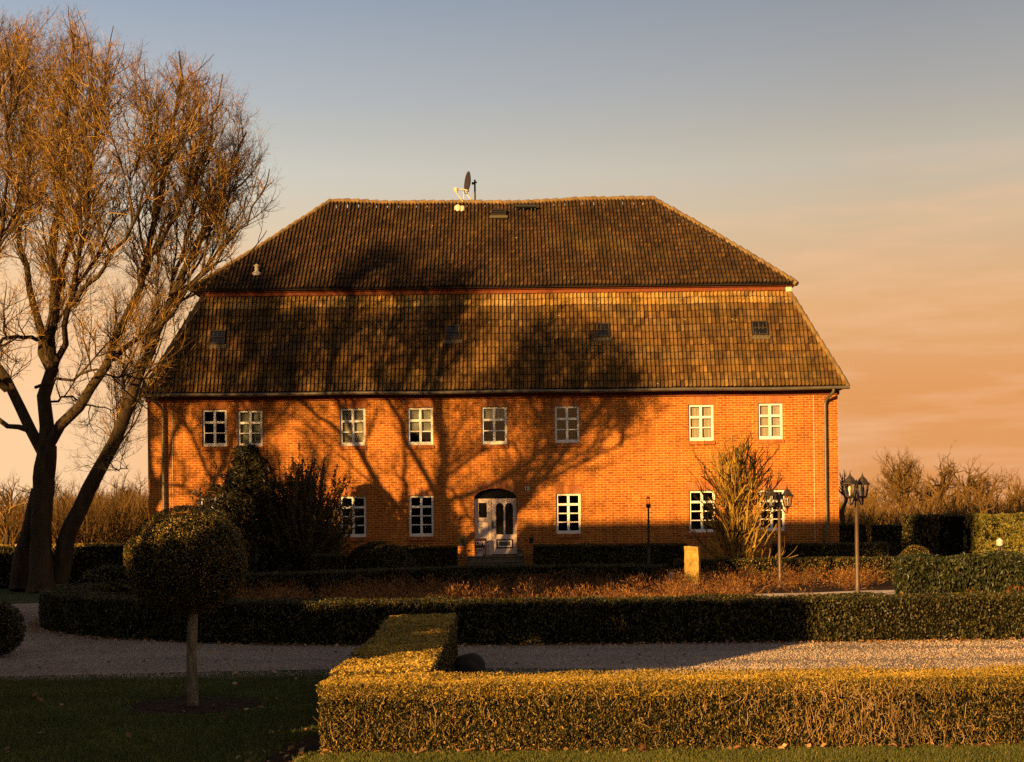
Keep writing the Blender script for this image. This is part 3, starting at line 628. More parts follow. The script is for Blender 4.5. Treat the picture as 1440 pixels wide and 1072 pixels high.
# satellite dish on its own mast
b0 = at(668, 283, HY + RY); dish = thing('satellite_dish', 'dark satellite dish on a thin mast above the roof ridge', 'satellite dish', b0)
s = (HY + RY) / 2000
mb = MB(); mb.tube([(0, 0, -.12), (0, 0, 30 * s)], .035, 8); mb.tube([(0, 0, 25 * s), (-.12, 0, 25 * s)], .05, 8); mb.tube([(0, 0, 27 * s), (.08, 0, 26 * s)], .03, 6); mb.build('mast', M['iron'], dish)
ang = RAD(17); R_ = .43; vs, fs = [], []
dirn = Vector((-math.cos(ang) * .97, -math.sin(ang), .08)).normalized(); aa = dirn.cross(Vector((0, 0, 1))).normalized(); bb = aa.cross(dirn)
cc = Vector((-.2, 0, 25.5 * s))
for i in range(7):
    for k in range(28):
        r = R_ * i / 6; vs.append(cc + aa * (r * math.cos(2 * math.pi * k / 28)) + bb * (r * math.sin(2 * math.pi * k / 28)) + dirn * (.10 * (i / 6) ** 2))
fs = [(i * 28 + k, i * 28 + (k + 1) % 28, (i + 1) * 28 + (k + 1) % 28, (i + 1) * 28 + k) for i in range(6) for k in range(28)]
mb = MB(); mb.add(vs, fs, 0, True); mb.add([v - dirn * .012 for v in vs], [f[::-1] for f in fs], 0, True); mb.build('reflector', M['dish'], dish)
mb = MB(); mb.tube([(-.22, -.02, 14 * s), (-.42, -.05, 16 * s), (-.68, -.1, 15.5 * s)], .03, 8); mb.tube([(-.72, -.1, 12 * s), (-.45, -.1, -.05)], .018, 6); mb.tube([(-.36, 0, 14 * s), (-.1, 0, -.05)], .025, 6); mb.tube([(-.44, 0, 13 * s), (-.42, 0, -.05)], .018, 6); mb.build('feed_arm', M['bone'], dish)
mb = MB(); mb.lathe((-.72, -.1, 15 * s), [(.05, -.06), (.09, 0), (.09, .06), (.04, .09)], 10); mb.tube([(-.72, -.1, 11.5 * s), (-.68, -.1, 14 * s)], .05, 6); mb.build('receiver', M['bone'], dish)

# ------------------------------------------------------------ door steps, pillars and what stands on them
sx0, sx1 = at(655, 790, 48).x, at(737, 790, 48).x
st = thing('entrance_steps', 'worn stone steps leading up to the white front door', 'steps', ((sx0 + sx1) / 2, HY - .5, 0))
hw = (sx1 - sx0) / 2
for k in range(3):
    zt = dz0 - .012 - k * dz0 / 3; y1 = .49 if k == 0 else -.35 - (k - 1) * .33 - .002; y0 = -.35 - k * .33
    mb = MB(); mb.box(-hw, hw, y0, y1, 0, zt - .045); mb.box(-hw, hw, y0 - .025, y1, zt - .043, zt); mb.build('step', M['step'], st, bevel=.008)
def pillar(px0, px1, ptop, lab):
    a, b_ = at(px0, ptop, 47.9), at(px1, ptop, 47.9); cx = (a.x + b_.x) / 2; hw = (b_.x - a.x) / 2
    p = thing('brick_pillar', lab, 'pillar', (cx, 48.0, 0), group='brick pillars beside the entrance steps')
    mb = MB(); mb.box(-hw, hw, -.14, .14, 0, a.z - .06); mb.build('shaft', M['brick'], p); mb = MB(); mb.box(-hw - .02, hw + .02, -.16, .16, a.z - .058, a.z); mb.build('cap', M['cut_brick'], p, bevel=.01)
    return cx, a.z
c1x, c1z = pillar(644, 656, 768, 'short brick pillar with a black planter beside the entrance steps')
c2x, c2z = pillar(737, 749, 765, 'short brick pillar carrying an orange pot beside the entrance steps')
def planter(name, x, y, z, r, h, m_, lab, cat, plant=None, sq=False):
    p = thing(name, lab, cat, (x, y, z)); mb = MB(); n = 4 if sq else 16; k = 1.35 if sq else 1
    mb.lathe((0, 0, .002), [(r * .78 * k, 0), (r * k, h), (r * 1.07 * k, h), (r * 1.07 * k, h * 1.1), (r * .9 * k, h * 1.1), (r * .88 * k, h * .9)], n, 0, not sq, math.pi / 4); mb.build('pot', m_, p)
    if plant:
        Q = rng.normal(size=(plant, 3)) * (r * .55, r * .55, r * .45) + (0, 0, h * 1.25); V, F = leaves(Q, Q - (0, 0, h), r * .6); npmesh('foliage', [(V, F, 0)], M['yew'], p)
planter('planter', c1x, 48.0, c1z, .13, .22, M['black'], 'square black planter on the pillar nearest the white bucket', 'planter', 60, True)
planter('flower_pot', c2x - .085, 48.0, c2z, .075, .15, M['terracotta'], 'small orange clay pot on the brick pillar', 'flower pot', 25)
planter('planter', c2x + .10, 48.0, c2z, .085, .2, M['black'], 'small black planter beside the orange clay pot', 'planter', 40, True)
bx_ = at(674, 776, 48.6)
planter('bucket', bx_.x, 48.6, dz0 - .012, .13, .24, M['whitepot'], 'white bucket on the top step before the maroon sign', 'bucket')
bx_ = at(731, 778, 48.6)
planter('flower_pot', bx_.x, 48.6, dz0 - .012, .09, .2, M['pot'], 'grey glazed pot standing beside the front door', 'flower pot', 30)
sg = at(676, 764, 48.75); sgn = thing('sign_board', 'small maroon sign board with pale lettering leaning beside the door', 'sign', (sg.x, 48.85, dz0 - .012))
mb = MB(); mb.box(-.2, .2, -.02, .02, .24, .60); mb.box(-.17, -.14, -.018, .018, .0, .238); mb.box(.14, .17, -.018, .018, .0, .238); mb.build('board', M['maroon'], sgn, bevel=.006)
mb = MB()      # the word CAFE, block letters
def seg(x0, x1, z0, z1): mb.box(x0, x1, -.026, -.0215, z0, z1)
def word(x, z, wd, ht, txt):
    s_ = .016
    for ch in txt:
        if ch in 'EFC': seg(x, x + s_, z, z + ht)
        if ch in 'EFC': seg(x + s_, x + wd, z + ht - s_, z + ht)
        if ch in 'EF': seg(x + s_, x + wd * .8, z + ht / 2 - s_ / 2, z + ht / 2 + s_ / 2)
        if ch in 'EC': seg(x + s_, x + wd, z, z + s_)
        if ch == 'A':
            seg(x, x + s_, z, z + ht); seg(x + wd - s_, x + wd, z, z + ht); seg(x + s_, x + wd - s_, z + ht - s_, z + ht); seg(x + s_, x + wd - s_, z + ht * .4, z + ht * .4 + s_)
        x += wd + .02
word(-.155, .37, .062, .13, 'CAFE')
mb.build('lettering', M['white'], sgn)

# ------------------------------------------------------------ hedges and clipped bushes
def resample(path, step):
    p = np.array(path, float); d = np.r_[0, np.cumsum(np.linalg.norm(np.diff(p, axis=0), axis=1))]
    # smooth with a Catmull-like pass
    n = max(2, int(d[-1] / step)); t = np.linspace(0, d[-1], n + 1)
    q = np.stack([np.interp(t, d, p[:, 0]), np.interp(t, d, p[:, 1])], 1)
    if len(path) > 2:
        k = max(1, int(.9 / step)); pad = np.pad(q, ((k, k), (0, 0)), mode='edge'); sm_ = np.stack([np.convolve(pad[:, i], np.ones(2 * k + 1) / (2 * k + 1), 'valid') for i in range(2)], 1); sm_[0], sm_[-1] = q[0], q[-1]; q = sm_
    return q
def hedge(name, label, path, wd, ht, leaf, dens, m_=('box_dark', 'box_dark'), lumpy=.03, group=None, ends=True, topfn=None, spread=.8, sides='fb', stems=0, cat='hedge', deep=.05, lscale=.7, aspect=.55):
    q = resample(path, .2); tg = np.gradient(q, axis=0); tg = nrm(tg); nl = np.stack([-tg[:, 1], tg[:, 0]], 1)     # left of the path
    L = np.r_[0, np.cumsum(np.linalg.norm(np.diff(q, axis=0), axis=1))]; LT = L[-1]
    def pos(s, o):
        return np.stack([np.interp(s, L, q[:, 0]) + np.interp(s, L, nl[:, 0]) * o, np.interp(s, L, q[:, 1]) + np.interp(s, L, nl[:, 1]) * o], 1), np.stack([np.interp(s, L, nl[:, 0]), np.interp(s, L, nl[:, 1])], 1)
    H = lambda s: ht if topfn is None else topfn(s / LT) * ht
    hf = (lambda s: np.full(len(s), ht)) if topfn is None else (lambda s: ht * topfn(s / LT))
    groups = []
    # core
    ins = deep + .01; ns = len(q); hs = hf(L); ws = wd / 2 - ins
    ring = []
    for o, z in ((ws, 0), (ws, 1), (-ws, 1), (-ws, 0)):
        ring.append(np.concatenate([q + nl * o, ((hs - ins) * z)[:, None]], 1))
    R4 = np.stack(ring, 1); idx = np.arange(ns * 4).reshape(ns, 4)
    F = np.concatenate([np.stack([idx[:-1, k], idx[:-1, (k + 1) % 4], idx[1:, (k + 1) % 4], idx[1:, k]], -1) for k in range(3)] + [idx[:1], idx[-1:, ::-1]])
    groups.append((R4.reshape(-1, 3), F, 0))
    def cover(n, fn, mi):
        P_, N_ = fn(n)
        d = lump(P_, lscale, 3) * lumpy + lump(P_, lscale * .3, 5) * lumpy * .5
        P_ = P_ + N_ * (d - deep * rng.random(len(P_)) ** 1.5)[:, None]
        P_[:, 2] = np.maximum(P_[:, 2], leaf * .3)
        V, F = leaves(P_, N_, leaf, aspect, SPR[mi], axis=(0, 0, 1), axis_w=.55 if mi == 1 else 0.0); groups.append((V, F, mi))
    def side(sgn):
        def fn(n):
            s = rng.random(n) * LT; o = np.full(n, wd / 2) * sgn; p, nn = pos(s, o); z = rng.random(n) * hf(s)
            return np.c_[p, z], np.c_[nn * sgn, np.zeros(n)]
        return fn
    def top(n):
        s = rng.random(n) * LT; o = (rng.random(n) - .5) * wd; p, nn = pos(s, o)
        return np.c_[p, hf(s)], np.c_[np.zeros((n, 2)), np.ones(n)]
    SPR = {1: spread, 2: max(spread, 1.5)}
    def end(which):
        def fn(n):
            i = 0 if which == 0 else -1; o = (rng.random(n) - .5) * wd; z = rng.random(n) * hf(np.array([0.0 if which == 0 else LT]))[0]
            return np.c_[q[i] + nl[i] * o[:, None], z], np.tile(np.r_[tg[i] * (-1 if which == 0 else 1), 0], (n, 1))
        return fn
    mean_h = float(np.mean(hf(L)))
    for c, sg_ in (('f', 1), ('b', -1)):
        if c in sides: cover(int(dens * LT * mean_h), side(sg_), 1)
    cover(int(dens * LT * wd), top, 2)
    if ends: cover(int(dens * wd * mean_h) + 4, end(0), 1); cover(int(dens * wd * mean_h) + 4, end(1), 1)
    if stems:       # bare upright stems showing between the leaves
        for sg_ in (1, -1):
            n = stems; s = np.where(rng.random(n) < .5, np.clip(LT * .46 + rng.normal(size=n) * .35, 0, LT), rng.random(n) * LT); p, nn = pos(s, np.full(n, wd / 2 * sg_)); z0 = rng.random(n) * mean_h * .88; ln = .02 + rng.random(n) ** 2 * .12
            K = 5; tt = np.linspace(0, 1, K); Pp = np.zeros((n, K, 3))
            w1, w2 = rng.normal(size=(n, 1)) * .022, rng.normal(size=(n, 1)) * .012; ph = rng.random((n, 1)) * 6
            Pp[..., 2] = z0[:, None] + ln[:, None] * tt; wob = w1 * tt + w2 * np.sin(ph + tt * 5); out_ = (.006 + rng.random((n, 1)) * .02)
            tgx = np.stack([np.interp(s, L, tg[:, 0]), np.interp(s, L, tg[:, 1])], 1)
            Pp[..., :2] = p[:, None] + tgx[:, None] * wob[..., None] + (nn * sg_)[:, None] * (out_ * (1 - .5 * tt))[..., None]
            Pp[..., 2] = np.minimum(Pp[..., 2], mean_h)
            V, F = tubes(Pp, np.full((n, K), .0016) * (1 - .4 * tt)); groups.append((V, F, 3))
    o = npmesh(name, groups, [M['core'], M[m_[0]], M[m_[1]], M['stem']])
    return tag(o, label, cat, group)
def blob(name, label, c, r, leaf, dens, m_='box_dark', parent=None, lumpy=.02, cat='bush', zmin=None, group=None, deep=.04, aspect=.55, seed=1):
    c = np.array(c, float); r = np.array(r, float)
    V, F = cubesphere(14); V = V * (r - deep - .01) + c
    if zmin is not None: V[:, 2] = np.maximum(V[:, 2], zmin)
    A = 4 * math.pi * ((r[0] * r[1]) ** 1.6 / 3 + (r[0] * r[2]) ** 1.6 / 3 + (r[1] * r[2]) ** 1.6 / 3) ** (1 / 1.6); n = int(A * dens)
    D = nrm(rng.normal(size=(n, 3))); N_ = nrm(D / r); P_ = c + D * r; d = lump(P_, .5 * r[0] + .2, seed) * lumpy + lump(P_, .2 * r[0] + .05, seed + 1) * lumpy * .6
    P_ = P_ + N_ * (d - deep * rng.random(n) ** 1.5)[:, None]
    if zmin is not None: k = P_[:, 2] > zmin; P_, N_ = P_[k], N_[k]
    V2, F2 = leaves(P_, N_, leaf, aspect, .8)
    o = npmesh(name, [(V, F, 0), (V2, F2, 1)], [M['core'], M[m_]], parent)
    return tag(o, label, cat, group) if label else o
# the clipped hedge at the front, and its arm running back towards the drive
FX = at(447, 960, 9.3).x
hedge('box_hedge', 'low clipped green hedge, its top leaves coloured sunlit, along the front lawn', [(FX, 9.64), (2.5, 9.66), (6.5, 9.7)],   .68, .475, .017, 21000, ('box', 'box_top'), .018, stems=950, deep=.11, lscale=.5, aspect=.32)
hedge('box_hedge', 'short hedge arm, its top leaves coloured sunlit, running back from the front hedge towards the drive', [(FX + .34, 10.0), (FX + .32, 12.8), (FX + .30, 15.8)], .70, .485, .0185, 9500, ('box', 'box_top'), .025, deep=.06, topfn=lambda t: 1 + .10 * (t > .62) * np.clip((t - .62) * 12, 0, 1) + .01 * np.sin(t * 30))
# hedges of the oval bed
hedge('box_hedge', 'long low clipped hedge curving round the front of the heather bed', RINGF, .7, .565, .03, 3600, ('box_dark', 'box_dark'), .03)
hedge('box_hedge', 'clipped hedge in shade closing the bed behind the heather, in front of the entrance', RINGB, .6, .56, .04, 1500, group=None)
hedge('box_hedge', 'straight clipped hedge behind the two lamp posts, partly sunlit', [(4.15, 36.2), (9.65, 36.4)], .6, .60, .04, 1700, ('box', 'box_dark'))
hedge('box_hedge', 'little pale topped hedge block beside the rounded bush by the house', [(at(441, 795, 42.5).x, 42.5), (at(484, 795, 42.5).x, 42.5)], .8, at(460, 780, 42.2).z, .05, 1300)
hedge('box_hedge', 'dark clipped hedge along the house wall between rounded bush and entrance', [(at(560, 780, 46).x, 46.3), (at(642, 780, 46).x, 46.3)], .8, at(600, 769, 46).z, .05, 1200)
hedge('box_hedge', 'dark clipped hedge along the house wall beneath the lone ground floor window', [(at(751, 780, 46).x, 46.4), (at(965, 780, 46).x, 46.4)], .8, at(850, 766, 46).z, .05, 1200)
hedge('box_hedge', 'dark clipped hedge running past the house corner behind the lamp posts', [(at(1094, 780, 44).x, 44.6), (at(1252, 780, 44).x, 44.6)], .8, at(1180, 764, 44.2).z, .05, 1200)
hedge('field_hedge', 'dark straight hedge behind the big tree with top leaves coloured sunlit', [(-30, 38.2), (-12, 38.3), (-8.6, 38.4)], 1.0, at(100, 766, 38).z, .06, 700, ('box_dark', 'box_top'))
c = at(533, 780, 45.2)
blob('rounded_bush', 'broad low rounded bush clipped beside the house wall', (c.x, 45.2, 0), (1.25, 1.0, at(533, 762, 45).z), .05, 1200, zmin=0.0)
c = at(140, 815, 25.6)
blob('rounded_bush', 'low shaded rounded bush behind the curved end of the bed hedge', (c.x, 26.1, .1), (.72, .8, at(130, 796, 26).z - .1), .045, 1100, zmin=0, lumpy=.05)
blob('rounded_bush', 'rounded bush pressed between the low shaded bush and the ball tree', (c.x + .8, 27.6, .1), (.75, .8, at(180, 793.5, 27.6).z - .1), .045, 1100, zmin=0, lumpy=.05, seed=4)
c = at(1288, 790, 33.5)
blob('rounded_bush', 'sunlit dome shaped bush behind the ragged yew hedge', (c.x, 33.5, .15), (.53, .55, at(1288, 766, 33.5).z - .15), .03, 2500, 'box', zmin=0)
c = gnd(-8, 925)
blob('ball_bush', 'clipped ball bush cut by the picture edge beside the drive', (c.x, c.y, .34), (.36, .36, .345), .025, 4500, zmin=0)
# ragged yew hedge near the lamps
hedge('yew_hedge', 'dark green ragged yew hedge with bare patch behind the bed hedge', [(7.85, 28.9), (9.5, 28.7), (13.5, 28.5)], 1.0, .78, .075, 1500, ('yew', 'yew'), .10, deep=.16, lscale=.8, aspect=.4, spread=1.1)
# tall hedges on the far side
hx = at(1372, 740, 45)
hedge('tall_hedge', 'tall sunlit yellow green hedge behind the small garden light', [(hx.x, 45.6), (hx.x + 9, 45.2)], 1.2, at(1400, 724, 45).z, .07, 1500, ('thuja', 'thuja'), .06, lscale=.6)
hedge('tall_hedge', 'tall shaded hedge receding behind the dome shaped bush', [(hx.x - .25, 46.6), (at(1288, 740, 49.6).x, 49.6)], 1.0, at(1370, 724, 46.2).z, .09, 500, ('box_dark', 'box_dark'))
hedge('tall_hedge', 'dark square hedge end beside a gap beyond the lamp post', [(at(1226, 750, 62).x, 62), (at(1294, 750, 62).x, 61.4)], .9, at(1240, 739, 62).z, .09, 500)
hedge('tall_hedge', 'dark hedge block standing against the house corner', [(at(1176, 750, 56).x, 56), (at(1215, 750, 56).x, 56)], .8, at(1200, 738, 56).z, .09, 500)

# ------------------------------------------------------------ ball tree
bt = gnd(271, 993); ball = thing('ball_tree', 'clipped ball shaped standard tree on a thin trunk in the shaded lawn', 'tree', (bt.x, bt.y, 0))
mb = MB(); mb.tube([(.005, 0, -.05), (0, 0, .05), (-.004, 0, .4), (.01, 0, .75), (0, 0, 1.0)], [.056, .05, .043, .042, .04], 14); mb.build('trunk', M['bark_thin'], ball)
cb = at(264, 788, bt.y) - Vector((bt.x, bt.y, 0))
blob('crown', None, (cb.x, 0, cb.z), (.512, .512, .462), .015, 15000, 'box', ball, .022, deep=.05)
a = []
for k in range(40):
    th = 2 * math.pi * k / 40; r = 1 + .1 * math.sin(3 * th + 1) + .06 * math.sin(7 * th)
    a.append((bt.x + .55 * r * math.cos(th), bt.y + .62 * r * math.sin(th)))
sheet('soil_circle', a, .006, M['soil'])
# stones at the drive edge
def boulder(px, py, r, lab, sq=.85):
    p = gnd(px, py); V, F = cubesphere(10); n = lump(V, 1.1, int(px)) * .10 + lump(V, .4, 2) * .04
    V = V * (1 + n)[:, None] * (r, r, r * sq) + (0, 0, r * sq * .72)
    o = npmesh('boulder', [(V, F, 0)], M['boulder'], smooth=True); o.location = (p.x, p.y, 0); tag(o, lab, 'stone', None)
boulder(661, 953, .15, 'dark round boulder at the drive edge behind the front hedge', .95)
boulder(691, 955, .07, 'small dark stone beside the round boulder', .6)

# ------------------------------------------------------------ stone post, garden lights, lamp posts
p = gnd(974, 829)
po = thing('stone_post', 'weathered square mossy stone post in the heather bed', 'post', (p.x, p.y, 0), -.3)
V, F = cubesphere(10); V = V / np.abs(V).max(1, keepdims=True); hgt = at(974, 769, p.y).z
V = V * (.165, .14, hgt / 2) + (0, 0, hgt / 2); V += nrm(V - (0, 0, hgt / 2)) * ((lump(V, .35, 8) * .022 + lump(V, .11, 9) * .010))[:, None]; V[:, :2] *= (1.04 - .08 * V[:, 2:] / hgt)
npmesh('shaft', [(V, F, 0)], M['stone'], po)
p = gnd(913, 826); tl = thing('garden_light', 'thin twisted garden light pole with small cylinder lamp', 'garden light', (p.x, p.y, 0)); zt = at(911, 699, p.y).z
mb = MB(); mb.tube([(0, 0, 0), (0, 0, .9)], .03, 8); tw = [(.022 * math.cos(k * 1.1), .022 * math.sin(k * 1.1), .9 + k * .03) for k in range(24)]; mb.tube(tw, .018, 6); mb.tube([(-x, -y, z) for x, y, z in tw], .018, 6); mb.tube([(0, 0, 1.58), (0, 0, zt - .26)], .022, 8); mb.build('pole', M['iron'], tl)
mb = MB(); mb.lathe((0, 0, zt - .27), [(.03, 0), (.055, .02), (.055, .10)], 12); mb.build('lamp_body', M['black'], tl); mb = MB(); mb.lathe((0, 0, zt - .04), [(.05, 0), (.055, .01), (.02, .04)], 12); mb.build('lamp_cap', M['black'], tl)
mb = MB(); mb.lathe((0, 0, zt - .168), [(.042, 0), (.042, .128)], 12); mb.build('lamp_glass', M['glass'], tl)
p = at(1406, 780, 37); gl_ = thing('garden_light', 'small white capped garden light in front of tall lit hedge', 'garden light', (p.x, 37, 0)); zt = at(1406, 757, 37).z
mb = MB(); mb.tube([(0, 0, 0), (0, 0, zt - .2)], .025, 8); mb.build('pole', M['iron'], gl_); mb = MB(); mb.lathe((0, 0, zt - .2), [(.05, 0), (.09, .03), (.085, .11), (.10, .12), (.05, .17), (.02, .2)], 12); mb.build('lamp_head', M['whitepot'], gl_)
def lantern(parent, x, y, z, s=1.0):
    """hanging four sided lantern, z = its foot"""
    L = MB(); n = 6; r0, r1, h = .085 * s, .135 * s, .25 * s
    for k in range(n):
        t0 = 2 * math.pi * (k + .5) / n; L.tube([(x + r0 * math.cos(t0), y + r0 * math.sin(t0), z), (x + r1 * math.cos(t0), y + r1 * math.sin(t0), z + h)], .011 * s, 6)
    L.lathe((x, y, z), [(.02, -.10), (.028, -.07), (.016, -.05), (.05, -.03), (r0 + .012, -.005), (r0 + .012, .012), (r0 - .02, .013)], n, 0, False, math.pi / n)
    L.lathe((x, y, z + h), [(r1 - .01, -.012), (r1 + .028, -.01), (r1 + .03, .012), (r1 - .02, .045), (.085 * s, .10), (.045, .135), (.04, .15), (.018, .16), (.022, .18), (.008, .20), (.004, .25)], n, 0, False, math.pi / n)
    la = L.build('lantern', M['iron'], parent)
    G = MB()
    for k in range(n):
        t0, t1 = 2 * math.pi * (k + .5) / n, 2 * math.pi * (k + 1.5) / n
        G.quad(*[(x + r * .97 * math.cos(t), y + r * .97 * math.sin(t), zz) for r, t, zz in ((r0, t0, z + .01), (r0, t1, z + .01), (r1, t1, z + h - .01), (r1, t0, z + h - .01))])
    G.build('lantern_glass', M['glass'], la)
    B = MB(); B.lathe((x, y, z + .02), [(.02, 0), (.02, .05), (.034, .085), (.042, .13), (.03, .17), (.01, .185)], 12); B.build('bulb', M['bulb'], la)
def lamp_post(px, py, ptop, rz, lab):
    p = gnd(px, py); H = at(px, ptop, p.y).z
    o = thing('lamp_post', lab, 'lamp post', (p.x, p.y, 0), rz, 'lamp posts in the heather bed'); hb = H - .40
    mb = MB(); mb.lathe((0, 0, 0), [(.075, 0), (.075, .03), (.05, .05), (.046, .3), (.043, .32), (.036, hb - .1), (.05, hb - .08), (.05, hb - .04), (.036, hb - .02), (.04, hb + .22), (.02, hb + .26), (.028, hb + .29), (.006, hb + .34)], 16); mb.build('pole', M['pole'], o)
    for s in (-1, 1):
        mb = MB(); pts = []
        for k in range(15):
            t = k / 14; pts.append((s * (.03 + .29 * t), 0, hb + .12 - .30 * math.sin(t * math.pi * .62) + .02))
        mb.tube(pts, .014, 8); e = pts[-1]
        mb.tube([(s * (.10 + .05 * math.cos(k * .55)), 0, hb - .02 + .05 * math.sin(k * .55)) for k in range(11)], .009, 6)
        mb.tube([e, (e[0], 0, e[2] + .06)], .016, 8); mb.build('bracket', M['iron'], o)
        lantern(o, e[0], 0, e[2] + .14)
lamp_post(1206, 841, 670, .95, 'taller looking double lantern lamp post at the edge of paved path')
lamp_post(1097, 826, 688, .75, 'double lantern lamp post standing in heather before the brick wall')

# ------------------------------------------------------------ bare trees and shrubs
def grow(P0, D, L, R, K=5, wob=.18, trop=.12, tip=.35):
    """vectorised: N curved branches -> P[N,K,3], R[N,K]"""
    n = len(P0); P_ = np.zeros((n, K, 3)); P_[:, 0] = P0; d = nrm(D.copy()); st_ = (L / (K - 1))[:, None]
    for k in range(1, K):
        d = nrm(d + rng.normal(size=(n, 3)) * wob + np.array([0, 0, 1.0]) * trop)
        P_[:, k] = P_[:, k - 1] + d * st_
    return P_, R[:, None] * np.linspace(1, tip, K)[None]
def spawn(P_, R_, spacing, tmin, amin, amax, lfn, rr, up=.0, tmax=1.0):
    seg_ = np.linalg.norm(np.diff(P_, axis=1), axis=2); L = seg_.sum(1); n = np.maximum(1, np.round(L * (tmax - tmin) / spacing + rng.random(len(L)) * .9 - .4).astype(int))
    i = np.repeat(np.arange(len(L)), n); t = tmin + (tmax - tmin) * rng.random(len(i)); K = P_.shape[1]; f = t * (K - 1); k = np.minimum(f.astype(int), K - 2); f = (f - k)[:, None]
    p = P_[i, k] * (1 - f) + P_[i, k + 1] * f; d = nrm(P_[i, k + 1] - P_[i, k]); r = R_[i, k] * (1 - f[:, 0]) + R_[i, k + 1] * f[:, 0]
    side = nrm(np.cross(d, rng.normal(size=d.shape))); a = amin + (amax - amin) * rng.random(len(i)); nd_ = d * np.cos(a)[:, None] + side * np.sin(a)[:, None] + np.array([0, 0, up])
    return p, nrm(nd_), lfn(t, L[i]), np.minimum(r * .8, rr(t, r)), i
def poly_limb(pts, n=14, wob=.05):
    p = np.array([tuple(x) for x in pts]); d = np.r_[0, np.cumsum(np.linalg.norm(np.diff(p, axis=0), axis=1))]; t = np.linspace(0, d[-1], n)
    # Catmull-Rom through the points
    out_ = []
    for tt in t:
        i = min(len(p) - 2, max(0, np.searchsorted(d, tt) - 1)); u = (tt - d[i]) / max(1e-6, d[i + 1] - d[i]); p0, p1, p2, p3 = p[max(0, i - 1)], p[i], p[i + 1], p[min(len(p) - 1, i + 2)]
        out_.append(.5 * ((2 * p1) + (-p0 + p2) * u + (2 * p0 - 5 * p1 + 4 * p2 - p3) * u ** 2 + (-p0 + 3 * p1 - 3 * p2 + p3) * u ** 3))
    o = np.array(out_); o[1:] += rng.normal(size=o[1:].shape) * wob; return o
TD = 35.0
tree = thing('bare_tree', 'huge bare spreading tree with golden twigs beside the house', 'tree', (gnd(60, 824).x, TD, 0))
tb = np.array([tree.location.x, TD, 0])
def TL(pts, n=14, wob=.04):        # (px, py, depth offset)
    return poly_limb([np.array(at(a, b_, TD + c_)) - tb for a, b_, c_ in pts], n, wob)
trunks = [(TL([(60, 832, 0), (59, 800, 0), (58, 760, 0), (61, 700, 0), (63, 660, 0), (64, 628, 0)], 14, .015), np.interp(np.linspace(0, 1, 14), [0, .06, .16, .5, .85, 1], [.43, .33, .28, .25, .265, .22])),
          (TL([(84, 818, .3), (87, 800, .3), (93, 762, .3), (118, 705, .2), (146, 650, .1), (178, 580, 0), (205, 505, -.3), (238, 425, -.8), (275, 350, -1.2), (315, 270, -1.5), (345, 185, -1.6)], 26, .02), np.interp(np.linspace(0, 1, 26), [0, .06, .25, .5, .75, 1], [.22, .22, .175, .12, .072, .02])),
          (TL([(27, 830, .6), (31, 780, .7), (43, 735, .5), (52, 690, .3)], 10, .01), np.interp(np.linspace(0, 1, 10), [0, .3, 1], [.25, .20, .15]))]
limbs = [([(62, 640, 0), (42, 605, .2), (15, 555, .5), (-12, 505, .8), (-45, 420, 1.2), (-70, 300, 1.4), (-75, 160, 1.5), (-70, 40, 1.5)], .17),
         ([(64, 635, 0), (66, 560, .1), (74, 480, .2), (72, 390, .3), (84, 260, .5), (100, 130, .6), (106, 48, .6)], .22),
         ([(66, 632, 0), (92, 590, -.2), (128, 545, -.5), (162, 490, -.9), (190, 420, -1.3), (214, 330, -1.6), (238, 210, -1.8), (252, 75, -1.9)], .165),
         ([(70, 520, .2), (48, 430, .8), (28, 310, 1.4), (36, 180, 1.8), (40, 60, 2.0)], .13),
         ([(72, 420, .3), (100, 330, 1.0), (128, 220, 1.7), (150, 110, 2.2), (158, 40, 2.4)], .10),
         ([(150, 508, -.7), (215, 455, -.2), (270, 400, .4), (315, 345, .9), (348, 280, 1.2)], .085),
         ([(222, 460, -.6), (280, 395, -1.5), (330, 330, -2.2), (365, 280, -2.6), (378, 235, -2.8)], .07),
         ([(200, 390, -1.4), (250, 300, -2.0), (292, 205, -2.4), (312, 110, -2.6)], .075),
         ([(238, 425, -.8), (262, 330, 0), (285, 240, .6), (290, 130, .9)], .065),
         ([(50, 545, .1), (110, 528, -.9), (165, 525, -1.8), (215, 535, -2.6), (255, 530, -3.0)], .05),
         ([(70, 470, .2), (10, 480, -1.5), (-50, 500, -3.0), (-110, 480, -4.0)], .07),
         ([(10, 548, .5), (-50, 500, -.6), (-110, 400, -1.6), (-150, 260, -2.3), (-160, 100, -2.6)], .12),
         ([(-40, 430, 1.2), (-110, 340, 2.2), (-170, 230, 3.0), (-200, 110, 3.4)], .085),
         ([(-70, 300, 1.4), (-30, 190, 2.2), (-10, 80, 2.6), (-5, -20, 2.8)], .07),
         ([(40, 605, .2), (-40, 570, 1.2), (-120, 520, 2.0), (-190, 430, 2.6)], .085),
         ([(76, 520, .2), (100, 430, -1.6), (118, 330, -2.8), (130, 210, -3.6), (132, 60, -4.0)], .10),
         ([(100, 430, -1.6), (150, 370, -2.8), (195, 290, -3.6), (215, 190, -4.2), (205, 90, -4.4)], .065),
         ([(-60, 500, -.8), (-20, 400, -2.0), (10, 280, -3.0), (15, 150, -3.6), (8, 50, -3.8)], .08),
         ([(72, 565, .1), (105, 560, .8), (150, 575, 1.4), (185, 565, 1.8)], .035),
         ([(150, 640, .1), (165, 660, -.5), (180, 655, -.9)], .02)]
LP, LR = [], []
for pts, r in limbs:
    q = TL(pts, 16, .05); LP.append(q); LR.append(np.linspace(r * .86, max(.010, r * .10), 16))
LP, LR = np.array(LP), np.array(LR)
